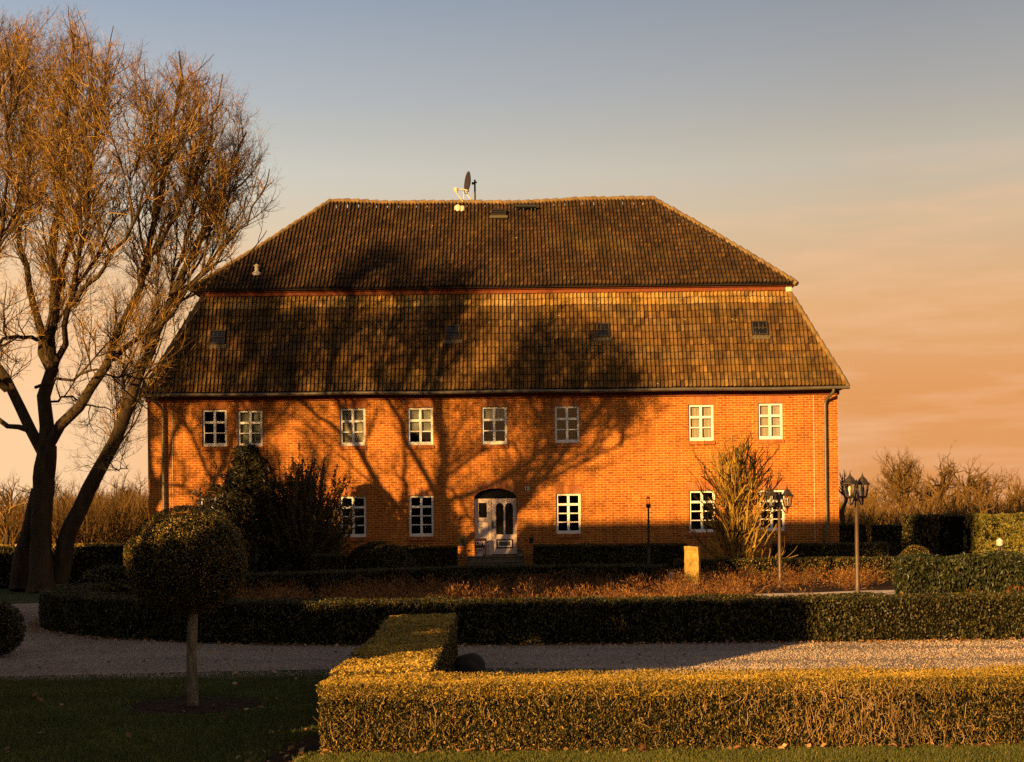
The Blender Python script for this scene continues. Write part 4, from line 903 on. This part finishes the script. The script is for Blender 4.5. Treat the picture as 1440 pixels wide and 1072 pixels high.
seg16 = lambda q, r: (np.stack([np.interp(np.linspace(0, 1, 16), np.linspace(0, 1, len(q)), q[:, i]) for i in range(3)], 1), np.interp(np.linspace(0, 1, 16), np.linspace(0, 1, len(r)), r))
q2, r2 = seg16(*trunks[1]); LPs = np.concatenate([LP, q2[None]]); LRs = np.concatenate([LR, r2[None]])
groups_t, groups_c = [], []
for q, r in trunks:
    # fluted base
    V, F = tubes(q[None], r[None], 14); groups_t.append((V + nrm(V) * (lump(V, .5, 11) * .02)[:, None], F, 0))
for q, r in zip(LP, LR): V, F = tubes(q[None], r[None], 8); groups_t.append((V, F, 0))
OUT = np.array([(-60, 110), (0, 133), (20, 140), (45, 200), (62, 300), (100, 322), (150, 360), (200, 382), (240, 397), (300, 388), (340, 352), (380, 318), (420, 296), (500, 280), (560, 262), (640, 205), (900, 200)], float)
def inside(tip, margin=0.0):
    q = tip + tb; u = q[:, 0] / q[:, 1] * 2000; v = (q[:, 2] - CH) / q[:, 1] * 2000; px = 720 + u * _c - v * _s; py = 740 - (u * _s + v * _c)
    jag = 12 * lump(np.stack([py, py * 0, py * 0], 1), 60, 31) + 9 * rng.normal(size=len(px))
    topc = np.interp(px, [-400, 0, 60, 100, 140, 170, 200, 212, 250, 300, 330], [-60, 20, 12, 0, 36, 46, 52, 92, 62, 70, 110])
    return ((px < np.interp(py, OUT[:, 0], OUT[:, 1]) + jag - margin) & (py > topc + .4 * jag)) | (px < -40)
p, d, l, r, _ = spawn(LPs, LRs, .95, .22, RAD(20), RAD(45), lambda t, L: (2.0 + 2.2 * rng.random(len(t))) * (1.15 - .7 * t), lambda t, r: .03 + .02 * rng.random(len(t)), .25)
b0, r0 = grow(p, d, l, r, 16, .07, .05, .22); k = inside(b0[:, -1]); b0, r0 = b0[k], r0[k]
p, d, l, r, _ = spawn(np.concatenate([LPs, b0]), np.concatenate([LRs, r0]), .185, .15, RAD(25), RAD(58), lambda t, L: (.6 + 1.9 * rng.random(len(t)) ** 1.3) * (1.15 - .5 * t), lambda t, r: .010 + .014 * rng.random(len(t)), .2)
kp = rng.random(len(p)) < np.clip((p[:, 2] - 3.5) / 5.0, .6, 1); p, d, l, r = p[kp], d[kp], l[kp], r[kp]
b1, r1 = grow(p, d, l, r, 7, .12, .09, .25); k = inside(b1[:, -1], 6 + 16 * rng.random(len(b1))) & ((b1[:, 0, 0] < 3.6) | (rng.random(len(b1)) < .72)); b1, r1 = b1[k], r1[k]
p, d, l, r, _ = spawn(b1, r1, .125, .12, RAD(25), RAD(60), lambda t, L: (.30 + .85 * rng.random(len(t)) ** 1.4) * (1.1 - .3 * t), lambda t, r: .006 + .006 * rng.random(len(t)), .12)
b2, r2_ = grow(p, d, l, r, 6, .17, .08, .4); k = inside(b2[:, -1], -4 - 10 * rng.random(len(b2))); b2, r2_ = b2[k], r2_[k]
p, d, l, r, _ = spawn(b2, r2_, .072, .1, RAD(25), RAD(75), lambda t, L: .07 + .22 * rng.random(len(t)), lambda t, r: np.full(len(t), .0046), .15)
b3, r3 = grow(p, d, l, r, 4, .22, .10, 1.0); r3 = r3 * np.array([.8, .85, 1.15, 1.0])[None]
groups_c += [tubes(b0, r0, 6) + (0,), tubes(b1, r1, 5) + (0,), tubes(b2, r2_, 4) + (1,), tubes(b3, r3, 3) + (1,)]
npmesh('trunk', groups_t, M['bark'], tree, smooth=True)
npmesh('crown', groups_c, [M['branch'], M['twig']], tree)
print('twigs', len(b1), len(b2), len(b3))
t2 = copy_tree(tree); t2.location = (-20.2, 34.0, 0); t2.rotation_euler = (0, 0, 2.3); t2['label'] = 'second bare tree standing mostly outside the view beside the huge one'
# bare fan shaped shrub against the wall
def TB(px, py, Y): return at(px, py, Y)
shb = TB(1036, 786, 37.5); shrub = thing('bare_shrub', 'bare fan shaped shrub with upright golden branches against the brick wall', 'shrub', (shb.x, 37.5, 0))
zt = at(1038, 616, 37.5).z
Ks = 8; trk = np.stack([np.linspace(0, .06, Ks) + .03 * np.sin(np.linspace(0, 5, Ks)), np.zeros(Ks), np.linspace(0, zt - .25, Ks)], 1)
V, F = tubes(trk[None], np.interp(np.linspace(0, 1, Ks), [0, .3, 1], [.10, .07, .045])[None], 8)
n = 200; h0 = rng.random(n) ** 1.2 * 1.6 + .2; az = rng.random(n) * 2 * math.pi; tl_ = RAD(8) + RAD(66) * rng.random(n) ** .75
k_ = rng.random(n) < .22; h0[k_] = 1.2 + 1.5 * rng.random(k_.sum()); tl_[k_] = RAD(20) + RAD(25) * rng.random(k_.sum())
sp = np.interp(tl_, [0, RAD(25), RAD(45), RAD(68)], [2.8, 2.4, 1.9, 1.55]) * (.62 + .36 * rng.random(n)); sp = np.minimum(sp, (zt - h0) / np.maximum(.35, np.cos(tl_)) * .80)
P0 = np.stack([.02 * np.cos(az), .02 * np.sin(az), h0], 1); D = np.stack([np.cos(az) * np.sin(tl_) * .8, np.sin(az) * np.sin(tl_) * .7, np.cos(tl_)], 1)
s1, sr1 = grow(P0, D, sp, .015 + .013 * rng.random(n), 8, .2, .09, .5)
p, d, l, r, _ = spawn(s1, sr1, .17, .3, RAD(20), RAD(45), lambda t, L: .15 + .38 * rng.random(len(t)), lambda t, r: .009 + .006 * rng.random(len(t)), .35)
s2, sr2 = grow(p, d, l, r, 5, .14, .22, .6)
npmesh('trunk', [(V, F, 0)], M['bark'], shrub, smooth=True)
npmesh('crown', [tubes(s1, sr1, 5) + (0,), tubes(s2, sr2, 4) + (0,)], M['bush_twig'], shrub)
sb = copy_tree(shrub); sb.location = (at(462, 785, 45.2).x, 45.2, 0); sb.rotation_euler = (0, 0, 1.1); sb.scale = (.55, .5, .40); sb['label'] = 'shrub copy added as the sunlit twigs beside the upright yew under the lower window'  # shrub copy added to stand for sunlit twigs of the bushes
# dark conifer and the upright yew beside it
cy = 44.0; cbx = at(350, 800, cy).x; con = thing('conifer', 'dark spreading conifer in shade against the house beneath paired windows', 'tree', (cbx, cy, 0)); Ht = at(345, 622, cy).z
mb = MB(); mb.tube([(0, 0, 0), (.05, 0, 1.2), (0, 0, Ht - .4)], [.14, .1, .03], 8); mb.build('trunk', M['bark'], con)
n = 680; h = rng.random(n) ** .9 * (Ht - .35) + .1; az = rng.random(n) * 2 * math.pi
ln = np.interp(h / Ht, [0, .25, .5, .75, 1], [2.0, 2.1, 1.6, .7, .3]) * (.5 + .5 * rng.random(n)) * (1 + .38 * lump(np.stack([np.cos(az) * 1.2, np.sin(az) * 1.2, h * 1.1], 1), 1.3, 21)); P0 = np.stack([0 * h, 0 * h, h], 1)
D = np.stack([np.cos(az), np.sin(az) * .9, .35 + .3 * rng.random(n)], 1); c1, cr1 = grow(P0, D, ln, np.full(n, .02), 7, .12, -.06, .3)
i = np.repeat(np.arange(n), 46); t = rng.random(len(i)) ** .55; f = t * 6; k = np.minimum(f.astype(int), 5); f = (f - k)[:, None]; Q = c1[i, k] * (1 - f) + c1[i, k + 1] * f + rng.normal(size=(len(i), 3)) * .055
V2, F2 = leaves(Q, nrm(c1[i, k + 1] - c1[i, k]) * .3 + np.array([0, 0, .6]), .15, .26, .6, axis=(0, 0, -.5), axis_w=.3)
npmesh('crown', [tubes(c1, cr1, 4) + (0,), (V2, F2, 1)], [M['branch'], M['conifer']], con)
ubx = at(424, 800, cy).x; upy = thing('upright_yew', 'broad yew of upright fuzzy shoots between conifer and lower window', 'shrub', (ubx, cy, 0))
n = 360; az = rng.random(n) * 2 * math.pi; tl_ = RAD(3) + RAD(66) * rng.random(n) ** 1.1; P0 = np.stack([rng.normal(size=n) * .28, rng.normal(size=n) * .25, .05 + .5 * rng.random(n)], 1)
D = np.stack([np.cos(az) * np.sin(tl_) + .10, np.sin(az) * np.sin(tl_) * .8, np.cos(tl_)], 1); ln = np.interp(tl_, [0, RAD(30), RAD(69)], [at(410, 616, cy).z - .45, 2.8, 1.75]) * (.72 + .3 * rng.random(n))
u1, ur1 = grow(P0, D, ln, np.full(n, .017), 8, .06, .05, .5)
i = np.repeat(np.arange(n), 90); t = .18 + .82 * rng.random(len(i)); f = t * 7; k = np.minimum(f.astype(int), 6); f = (f - k)[:, None]; ax = nrm(u1[i, k + 1] - u1[i, k]); Q = u1[i, k] * (1 - f) + u1[i, k + 1] * f
o_ = nrm(np.cross(ax, rng.normal(size=ax.shape))); Q = Q + o_ * .035
V2, F2 = leaves(Q, o_, .10, .3, .5); npmesh('crown', [tubes(u1, ur1, 4) + (0,), (V2, F2, 1)], [M['branch'], M['shoot']], upy)

blob('rounded_bush', 'dark low bush added to hide the lit wall foot between conifer and upright yew', (at(384, 790, 43.4).x, 43.3, 0), (1.0, .6, 1.15), .07, 900, 'conifer', zmin=0, lumpy=.12, deep=.1)  # added to cover the lit wall foot, which should lie in shade
# ------------------------------------------------------------ heather bed, leaves, grass
from math import inf
def in_poly(x, y, poly):
    c = np.zeros(len(x), bool); n = len(poly)
    for i in range(n):
        (x0, y0), (x1, y1) = poly[i], poly[i - 1]; c ^= ((y0 > y) != (y1 > y)) & (x < (x1 - x0) * (y - y0) / (y1 - y0 + 1e-12) + x0)
    return c
HP = [(10.5, 19.2), (4, 18.9), (-1, 18.95), (-3.4, 19.5), (-5.2, 20.8), (-6.4, 22.5), (-6.6, 26.6), (-4.5, 30.1), (-1.1, 33.2), (.7, 33.6), (3.4, 32.5), (4.6, 35.4), (9.3, 35.5), (7.4, 30.8), (7.4, 26), (11, 25)]
n = 900; x = rng.uniform(-7, 11, n); y = rng.uniform(19, 36, n); ok = in_poly(x, y, HP) & ~((x > 4.8) & (x < 9.5) & (y > 28.4) & (y < 31.3) & (rng.random(n) < .9)) & ~((x > .172 * y) & (y < 28.6) & (y > 20) & (x < 8.6) & (rng.random(n) < .93)); x, y = x[ok], y[ok]
tuft = rng.uniform(.16, .40, len(x)); nb = 240; i = np.repeat(np.arange(len(x)), nb); Dh = rng.normal(size=(len(i), 3)); Dh[:, 2] = np.abs(Dh[:, 2]) * 1.1 + .15; Dh = nrm(Dh)
rad_ = rng.random(len(i)) ** .4; Q = np.stack([x[i], y[i], np.zeros(len(i))], 1) + Dh * (rad_ * tuft[i])[:, None] * np.array([1.15, 1.15, 1.35]); Q[:, 2] += .03
V, F = leaves(Q, nrm(np.cross(Dh, rng.normal(size=Dh.shape))), .085, .22, .25, axis=None); 
# blades point outward along Dh
Lh = (.03 + .045 * rng.random((len(i), 1))); sd = nrm(np.cross(Dh, rng.normal(size=Dh.shape))) * .0042; dd = nrm(Dh + rng.normal(size=Dh.shape) * .35)
V = np.stack([Q - dd * Lh * .5 - sd * .6, Q - dd * Lh * .5 + sd * .6, Q + dd * Lh * .5 + sd, Q + dd * Lh * .5 - sd], 1).reshape(-1, 3)
tag(npmesh('heather', [(V, F, 0)], M['heather']), 'dry reddish brown heather filling the hedged bed', 'heather', kind='stuff')
def litter(n, fx, fy, size, zmax=.02):
    x, y = fx(n), fy(n); return np.stack([x, y, .008 + rng.random(n) * zmax], 1), size
Ps = []
q = resample(RINGF, .2); tg = nrm(np.gradient(q, axis=0)); nl = np.stack([-tg[:, 1], tg[:, 0]], 1)
j = rng.integers(0, len(q), 2600); o_ = .36 + np.abs(rng.normal(size=2600)) * .12; sgn = -1 if (q[2] + nl[2] * .3)[1] > q[2][1] else 1
Ps.append(np.c_[q[j] + nl[j] * (o_ * sgn)[:, None] + rng.normal(size=(2600, 2)) * .06, .012 + rng.random(2600) * .015])
n = 150; Ps.append(np.c_[rng.uniform(FX - .3, 4.2, n), 9.29 - np.abs(rng.normal(size=n)) * .07, .03 + rng.random(n) * .025])
n = 60; Ps.append(np.c_[rng.uniform(-1.8, FX + .05, n), rng.uniform(8.9, 10.6, n), .012 + rng.random(n) * .02])
n = 60; Ps.append(np.c_[rng.uniform(-5, -1.3, n), rng.uniform(9, 14, n), .03 + rng.random(n) * .02])
n = 420; Ps.append(np.c_[rng.uniform(-7, 9, n), rng.uniform(14.3, 17.5, n), .012 + rng.random(n) * .008])
Q = np.concatenate(Ps); V, F = leaves(Q, np.tile((0, 0, 1.0), (len(Q), 1)), .045, .7, .45)
V[:, 2] = np.maximum(V[:, 2], .006)
tag(npmesh('fallen_leaves', [(V, F, 0)], M['fallen']), 'dry fallen leaves along the hedge foot and drive', 'leaves', kind='stuff')
a = [(-1.75, 8.0), (FX + .2, 8.0), (FX + .25, 9.35), (FX + .05, 10.6), (-1.4, 10.4), (-1.55, 9.9), (-1.6, 9.3)]
sheet('bare_soil', a, .007, M['soil'])
def blades(n, x0, x1, y0, y1, hgt, mask=None):
    x = rng.uniform(x0, x1, n); y = y0 + (y1 - y0) * rng.random(n) ** 1.25
    if mask is not None: k = mask(x, y); x, y = x[k], y[k]
    n = len(x); th = rng.random(n) * 6.283; wv = .0022 + .0012 * rng.random(n); h = hgt * (.5 + .8 * rng.random(n)); lean = rng.normal(size=(n, 2)) * .5 * h[:, None]
    bx_, by_ = np.cos(th) * wv, np.sin(th) * wv; z = np.zeros(n)
    V = np.stack([np.stack([x - bx_, y - by_, z], 1), np.stack([x + bx_, y + by_, z], 1), np.stack([x + bx_ * .3 + lean[:, 0], y + by_ * .3 + lean[:, 1], h], 1), np.stack([x - bx_ * .3 + lean[:, 0], y - by_ * .3 + lean[:, 1], h], 1)], 1).reshape(-1, 3)
    return V, np.arange(4 * n).reshape(-1, 4), 0
nosoil = lambda x, y: ~in_poly(x, y, a) & (((x - bt.x) / .6) ** 2 + ((y - bt.y) / .66) ** 2 > 1) & (y < 14.6 + .28 * np.minimum(0, x + 1) * 0 )
tag(npmesh('grass', [blades(60000, -1.4, 4.6, 8.7, 9.34, .035), blades(150000, -6.2, -1.15, 8.7, 14.35, .03, nosoil)], M['blade']), 'short mown lawn grass before the front hedge', 'grass', kind='stuff')

# ------------------------------------------------------------ woods beyond
def shrub_geo(c, H, Wd, ns, m_i):
    P0 = np.tile(c, (ns, 1)) + rng.normal(size=(ns, 3)) * (Wd * .35, Wd * .3, 0); tilt = rng.normal(size=(ns, 2)) * .42; D = np.c_[tilt, np.ones(ns)]
    s, r = grow(P0, D, H * (.6 + .4 * rng.random(ns)), np.full(ns, .04), 5, .17, .06, .3)
    p, d, l, rr, _ = spawn(s, r, .42, .2, RAD(15), RAD(45), lambda t, L: H * (.1 + .17 * rng.random(len(t))), lambda t, r: np.full(len(t), .024), .25)
    s2, r2 = grow(p, d, l, rr, 4, .2, .08, .7); return [tubes(s, r, 3) + (m_i,), tubes(s2, r2, 3) + (m_i,)]
gs = []
for k in range(150):
    x = rng.uniform(-62, -20) if k % 2 else rng.uniform(18, 62); y = rng.uniform(92, 135)
    if k < 80: x = rng.uniform(-40, -22) if k % 2 else rng.uniform(24, 48)
    top_y = 712 if x > 0 else 686
    H = max(2.2, (740 - top_y + rng.normal() * 9) / 2000 * y + 1.5); gs += shrub_geo(np.array([x, y, 0]), H, 2.4, 60, int(rng.random() < (.38 if x > 0 else .4)) + (x < 0))
tag(npmesh('thicket', gs, [M['far_twig'], M['far_twig_dark'], M['wood_twig']]), 'golden brown bare thicket along the far edge of the garden', 'thicket', kind='stuff')
def far_tree(name, lab, px, pbase, ptop, Y, spread, m_c, trunk_r=.22, dens=1.0, tr=.10, base_z=0, levels=3, group='bare trees beyond the garden', fork=.3):
    top = at(px, ptop, Y); b_ = top.x; H = top.z; o = thing(name, lab, 'tree', (b_, Y, base_z), 0, group)
    K = 8; tk = np.stack([np.cumsum(rng.normal(size=K) * .12), np.cumsum(rng.normal(size=K) * .08), np.linspace(0, H * .8, K)], 1); tk[0] = 0; rk = np.linspace(trunk_r, trunk_r * .25, K)
    npmesh('trunk', [tubes(tk[None], rk[None], 8) + (0,)], M['bark'], o, smooth=True)
    p, d, l, r, _ = spawn(tk[None], rk[None], H * .8 * (1 - fork) / (14 * dens), fork, RAD(25), RAD(65), lambda t, L: spread * (.6 + .5 * rng.random(len(t))) * (1.2 - .55 * t), lambda t, r: np.full(len(t), trunk_r * .4), .15)
    a1, ra = grow(p, d, l, r, 7, .22, tr, .25); G = [tubes(a1, ra, 5) + (0,)]
    p, d, l, r, _ = spawn(a1, ra, .5 / dens, .2, RAD(25), RAD(65), lambda t, L: spread * (.16 + .22 * rng.random(len(t))), lambda t, r: np.full(len(t), .05), .12)
    a2, rb = grow(p, d, l, r, 5, .22, tr, .4); G.append(tubes(a2, rb, 3) + (0,))
    p, d, l, r, _ = spawn(a2, rb, .28 / dens, .15, RAD(25), RAD(60), lambda t, L: spread * (.06 + .09 * rng.random(len(t))), lambda t, r: np.full(len(t), .03), .1)
    a3, rc = grow(p, d, l, r, 4, .2, tr, .7); G.append(tubes(a3, rc, 3) + (0,))
    npmesh('crown', G, m_c, o); return o
far_tree('bare_tree', 'broad round crowned bare tree rising above the thicket', 1271, 730, 650, 140, 4.2, M['far_twig_dark'], .35, 1.9, .10)
far_tree('bare_tree', 'tall gnarled bare tree with open crooked crown above the thicket', 1326, 730, 642, 120, 3.7, M['far_twig_dark'], .32, 1.3, .02)
far_tree('bare_tree', 'gnarled bare tree leaning beside a taller crooked one', 1360, 730, 648, 118, 3.3, M['far_twig_dark'], .3, 1.3, .03)
far_tree('young_tree', 'pale slender young tree lit gold above the tall hedge', 1392, 730, 668, 62, 1.7, M['far_twig'], .10, 1.2, .12)
far_tree('bare_tree', 'knobbly bare tree beside the house corner behind a lamp post', 1191, 740, 652, 76, 1.4, M['far_twig_dark'], .2, 1.1, .08)
far_tree('bare_tree', 'thin bare tree at the edge of view above the thicket', 1432, 730, 678, 105, 2.4, M['far_twig_dark'], .18, 1.3, .1)
far_tree('bare_tree', 'low golden bare tree behind the big trunk near the field hedge', 22, 740, 668, 66, 1.9, M['far_twig'], .14, .9, .14)

# the line of round bare trees far behind: three built, the rest copies
protos = [far_tree('woodland_tree', 'round bare tree of the brown woodland line far behind the garden', px, 740, tp, Y, sp_, m_, .22, 1.5, .09, group='round bare trees of the far woodland line', fork=.12) for px, tp, Y, sp_, m_ in ((1300, 684, 150, 3.6, M['far_twig_dark']), (1225, 690, 140, 3.2, M['far_twig']), (170, 668, 150, 3.8, M['wood_twig']))]
for px, Y, k, sc_ in ((1255, 150, 0, .95), (1345, 140, 1, 1.05), (1385, 150, 0, 1.15), (1425, 145, 1, 1.2), (1465, 150, 0, 1.1), (1205, 155, 0, .9), (1320, 135, 1, .9), (20, 150, 2, .95), (60, 145, 2, 1.05), (100, 155, 2, .9), (135, 140, 2, .85), (200, 150, 2, .95), (235, 150, 2, .9), (-25, 150, 2, 1.0), (1500, 150, 1, 1.1)):
    c = copy_tree(protos[k]); q_ = at(px, 740, Y); c.location = (q_.x, Y, 0); c.rotation_euler = (0, 0, px * .7); c.scale = (sc_, sc_, sc_)

# ------------------------------------------------------------ unseen buildings, hedges and trees added to shade the garden
def gable_building(name, lab, x0, x1, y0, y1, eave, ridge):
    o = thing(name, lab, 'farm building', ((x0 + x1) / 2, (y0 + y1) / 2, 0)); hx_, hy_ = (x1 - x0) / 2, (y1 - y0) / 2  # these buildings are added unseen to cast shade
    mb = MB(); mb.box(-hx_, hx_, -hy_, hy_, 0, eave); mb.add([(-hx_, -hy_, eave), (-hx_, hy_, eave), (-hx_, 0, ridge - .15)], [(0, 1, 2)]); mb.add([(hx_, -hy_, eave), (hx_, hy_, eave), (hx_, 0, ridge - .15)], [(0, 2, 1)]); mb.build('wall', M['brick_dark'], o)
    mb = MB(); e = .3
    for s in (-1, 1): mb.add([(-hx_ - e, s * (hy_ + .4), eave - .2), (hx_ + e, s * (hy_ + .4), eave - .2), (hx_ + e, 0, ridge), (-hx_ - e, 0, ridge), (-hx_ - e, s * (hy_ + .4), eave - .32), (hx_ + e, s * (hy_ + .4), eave - .32), (hx_ + e, 0, ridge - .12), (-hx_ - e, 0, ridge - .12)], [(0, 1, 2, 3), (7, 6, 5, 4), (0, 4, 5, 1), (1, 5, 6, 2), (3, 7, 4, 0)])
    mb.build('roof', M['redband'], o)
    for k in range(3):
        mb = MB(); x = -hx_ + (k + 1) * 2 * hx_ / 4; mb.box(x - .6, x + .6, -hy_ - .05, -hy_ - .003, 0, 2.1) ; mb.build('door', M['deck'], o)
gable_building('shade_barn', 'tall brick building added unseen to shade the garden and wall foot', -23.3, -12.6, 7, 17, 5.6, 10.2)  # added unseen; its straight ridge sets the shade on the house wall
gable_building('shade_stable', 'low brick building added unseen to shade the lawn under the big tree', -36, -17.0, 19.5, 24.5, 2.6, 4.62)  # added unseen to keep the ground by the big tree in shade
for nm, x0, x1, h in (('low near end of the unseen hedge added as shade', -4.9, -6.0, 1.5), ('unseen clipped hedge added as shade, its tall near block', -6.0, -6.8, 3.2), ('lower gap filling block of the unseen hedge added as shade', -6.8, -7.25, 2.66), ('unseen clipped hedge added as shade, its tall middle block', -7.25, -8.2, 3.14), ('short notch of the unseen hedge added as shade', -8.2, -8.95, 3.02), ('unseen clipped hedge added as shade, its long far block', -8.95, -18, 3.55)):
    hedge('shade_hedge', nm, [(x0, 4.0), ((x0 + x1) / 2, 4.0), (x1, 4.0)], .36, h, .1, 260, lumpy=.02, deep=.03)  # unseen blocks added; their heights shape the sun bands on the garden
def pleached(lab, x0, x1, z0, z1, n):  # unseen crowns added; the gaps below them let strips of sun through
    o = thing('shade_screen', lab, 'hedge', (0, 4.0, 0)); y = 0
    for k in range(n):
        x = x0 + (x1 - x0) * (k + .5) / n; mb = MB(); mb.tube([(x, .25, 0), (x, .25, z0 + .3)], [.06, .05], 8); mb.build('trunk', M['bark'], o)
    c = hedge('crown', None, [(x0, y), ((x0 + x1) / 2, y), (x1, y)], .36, z1 - z0, .1, 260, lumpy=.02, deep=.03, cat=None); c.parent = o; c.location = (0, 0, z0)
pleached('pleached evergreen screen added unseen for shade beside the lawn', -5.35, -6.05, 2.5, 3.74, 1)
pleached('pleached evergreen screen added unseen for shade raised above the near hedge block', -6.05, -7.5, 2.79, 3.74, 1)
pleached('pleached evergreen screen added unseen for shade raised high over the middle hedge block', -7.5, -8.3, 3.53, 3.74, 1)
pleached('pleached evergreen screen added unseen for shade raised above the far hedge block', -8.3, -12, 3.3, 3.74, 3)
pleached('pleached evergreen screen added unseen for shade, its tall far block', -12, -18, 3.3, 4.9, 4)
pn = thing('shade_pine', 'tall pine with clear trunk added unseen to shade the tall hedge', 'tree', (-15.5, 1.2, 0))  # added unseen so that its crown shades the receding tall hedge
mb = MB(); mb.tube([(0, 0, 0), (.05, 0, 5), (0, 0, 11)], [.3, .24, .12], 10); mb.build('trunk', M['bark'], pn); blob('crown', None, (0, 0, 11.6), (1.4, 1.6, 1.4), .2, 140, 'conifer', pn, .10, deep=.15)
cn = thing('conifer', 'tall dark conifer added unseen to shade the trunk of the big tree', 'tree', (-17.6, 26.2, 0))  # added unseen to hold the big trunk in shade
mb = MB(); mb.tube([(0, 0, 0), (0, 0, 7)], [.2, .05], 8); mb.build('trunk', M['bark'], cn); blob('crown', None, (0, 0, 3.6), (1.25, 1.25, 4.2), .16, 160, 'conifer', cn, .2, deep=.15, zmin=.4)

# dark wood added unseen behind the camera to blacken the pane reflections
wt = lambda t: .75 + .2 * np.sin(t * 47) + .12 * np.sin(t * 131 + 1) + .1 * np.sin(t * 263)
tag(hedge('added_woodland', None, [(-260, -150), (0, -165), (260, -150)], 14, 27, 1.8, .5, ('conifer', 'conifer'), .8, topfn=wt, cat=None, deep=.6, lscale=9), 'dark wood added unseen far behind the lawn to darken the panes', 'wood', kind='stuff')
# loose stones on the drive
n = 210000; x = rng.uniform(-10.5, 9.5, n); y = 13.9 + 13 * rng.random(n) ** 1.3; ok = in_poly(x, y, [(-9, 14.3), (9.6, 14.0), (9.6, 17.9), (3, 17.75), (-1, 17.8), (-3.6, 18.3), (-5.4, 19.4), (-7, 21), (-7.8, 24), (-7.6, 26.5), (-11, 27)]); trk = np.minimum(np.abs(y - 15.25 - .12 * np.sin(x * .5)), np.abs(y - 16.75 - .12 * np.sin(x * .45))); ok &= (rng.random(n) > .72 * np.exp(-(trk / .26) ** 2)) & (rng.random(n) > .5 * (lump(np.stack([x, y, x * 0], 1), 1.7, 40) > .25)); x, y = x[ok], y[ok]; n = len(x)
cv = np.array([(-1, -1, -1), (1, -1, -1), (1, 1, -1), (-1, 1, -1), (-1, -1, 1), (1, -1, 1), (1, 1, 1), (-1, 1, 1)], float); cf = np.array([(0, 3, 2, 1), (4, 5, 6, 7), (0, 1, 5, 4), (1, 2, 6, 5), (2, 3, 7, 6), (3, 0, 4, 7)])
sz = (.0026 + .0040 * rng.random((n, 1)) ** 2) * (1 + .035 * np.maximum(0, y[:, None] - 15)); e1 = nrm(rng.normal(size=(n, 3))); e2 = nrm(np.cross(e1, rng.normal(size=(n, 3)))); e3 = np.cross(e1, e2)
V = np.einsum('k,nj->nkj', cv[:, 0], e1 * sz) + np.einsum('k,nj->nkj', cv[:, 1], e2 * sz * .8) + np.einsum('k,nj->nkj', cv[:, 2], e3 * sz * .6); V += np.stack([x, y, np.full(n, .008)], 1)[:, None]
tag(npmesh('gravel_stones', [(V.reshape(-1, 3), (cf[None] + (np.arange(n) * 8)[:, None, None]).reshape(-1, 4), 0)], M['pebble']), 'loose pale gravel stones on the drive', 'gravel', kind='stuff')
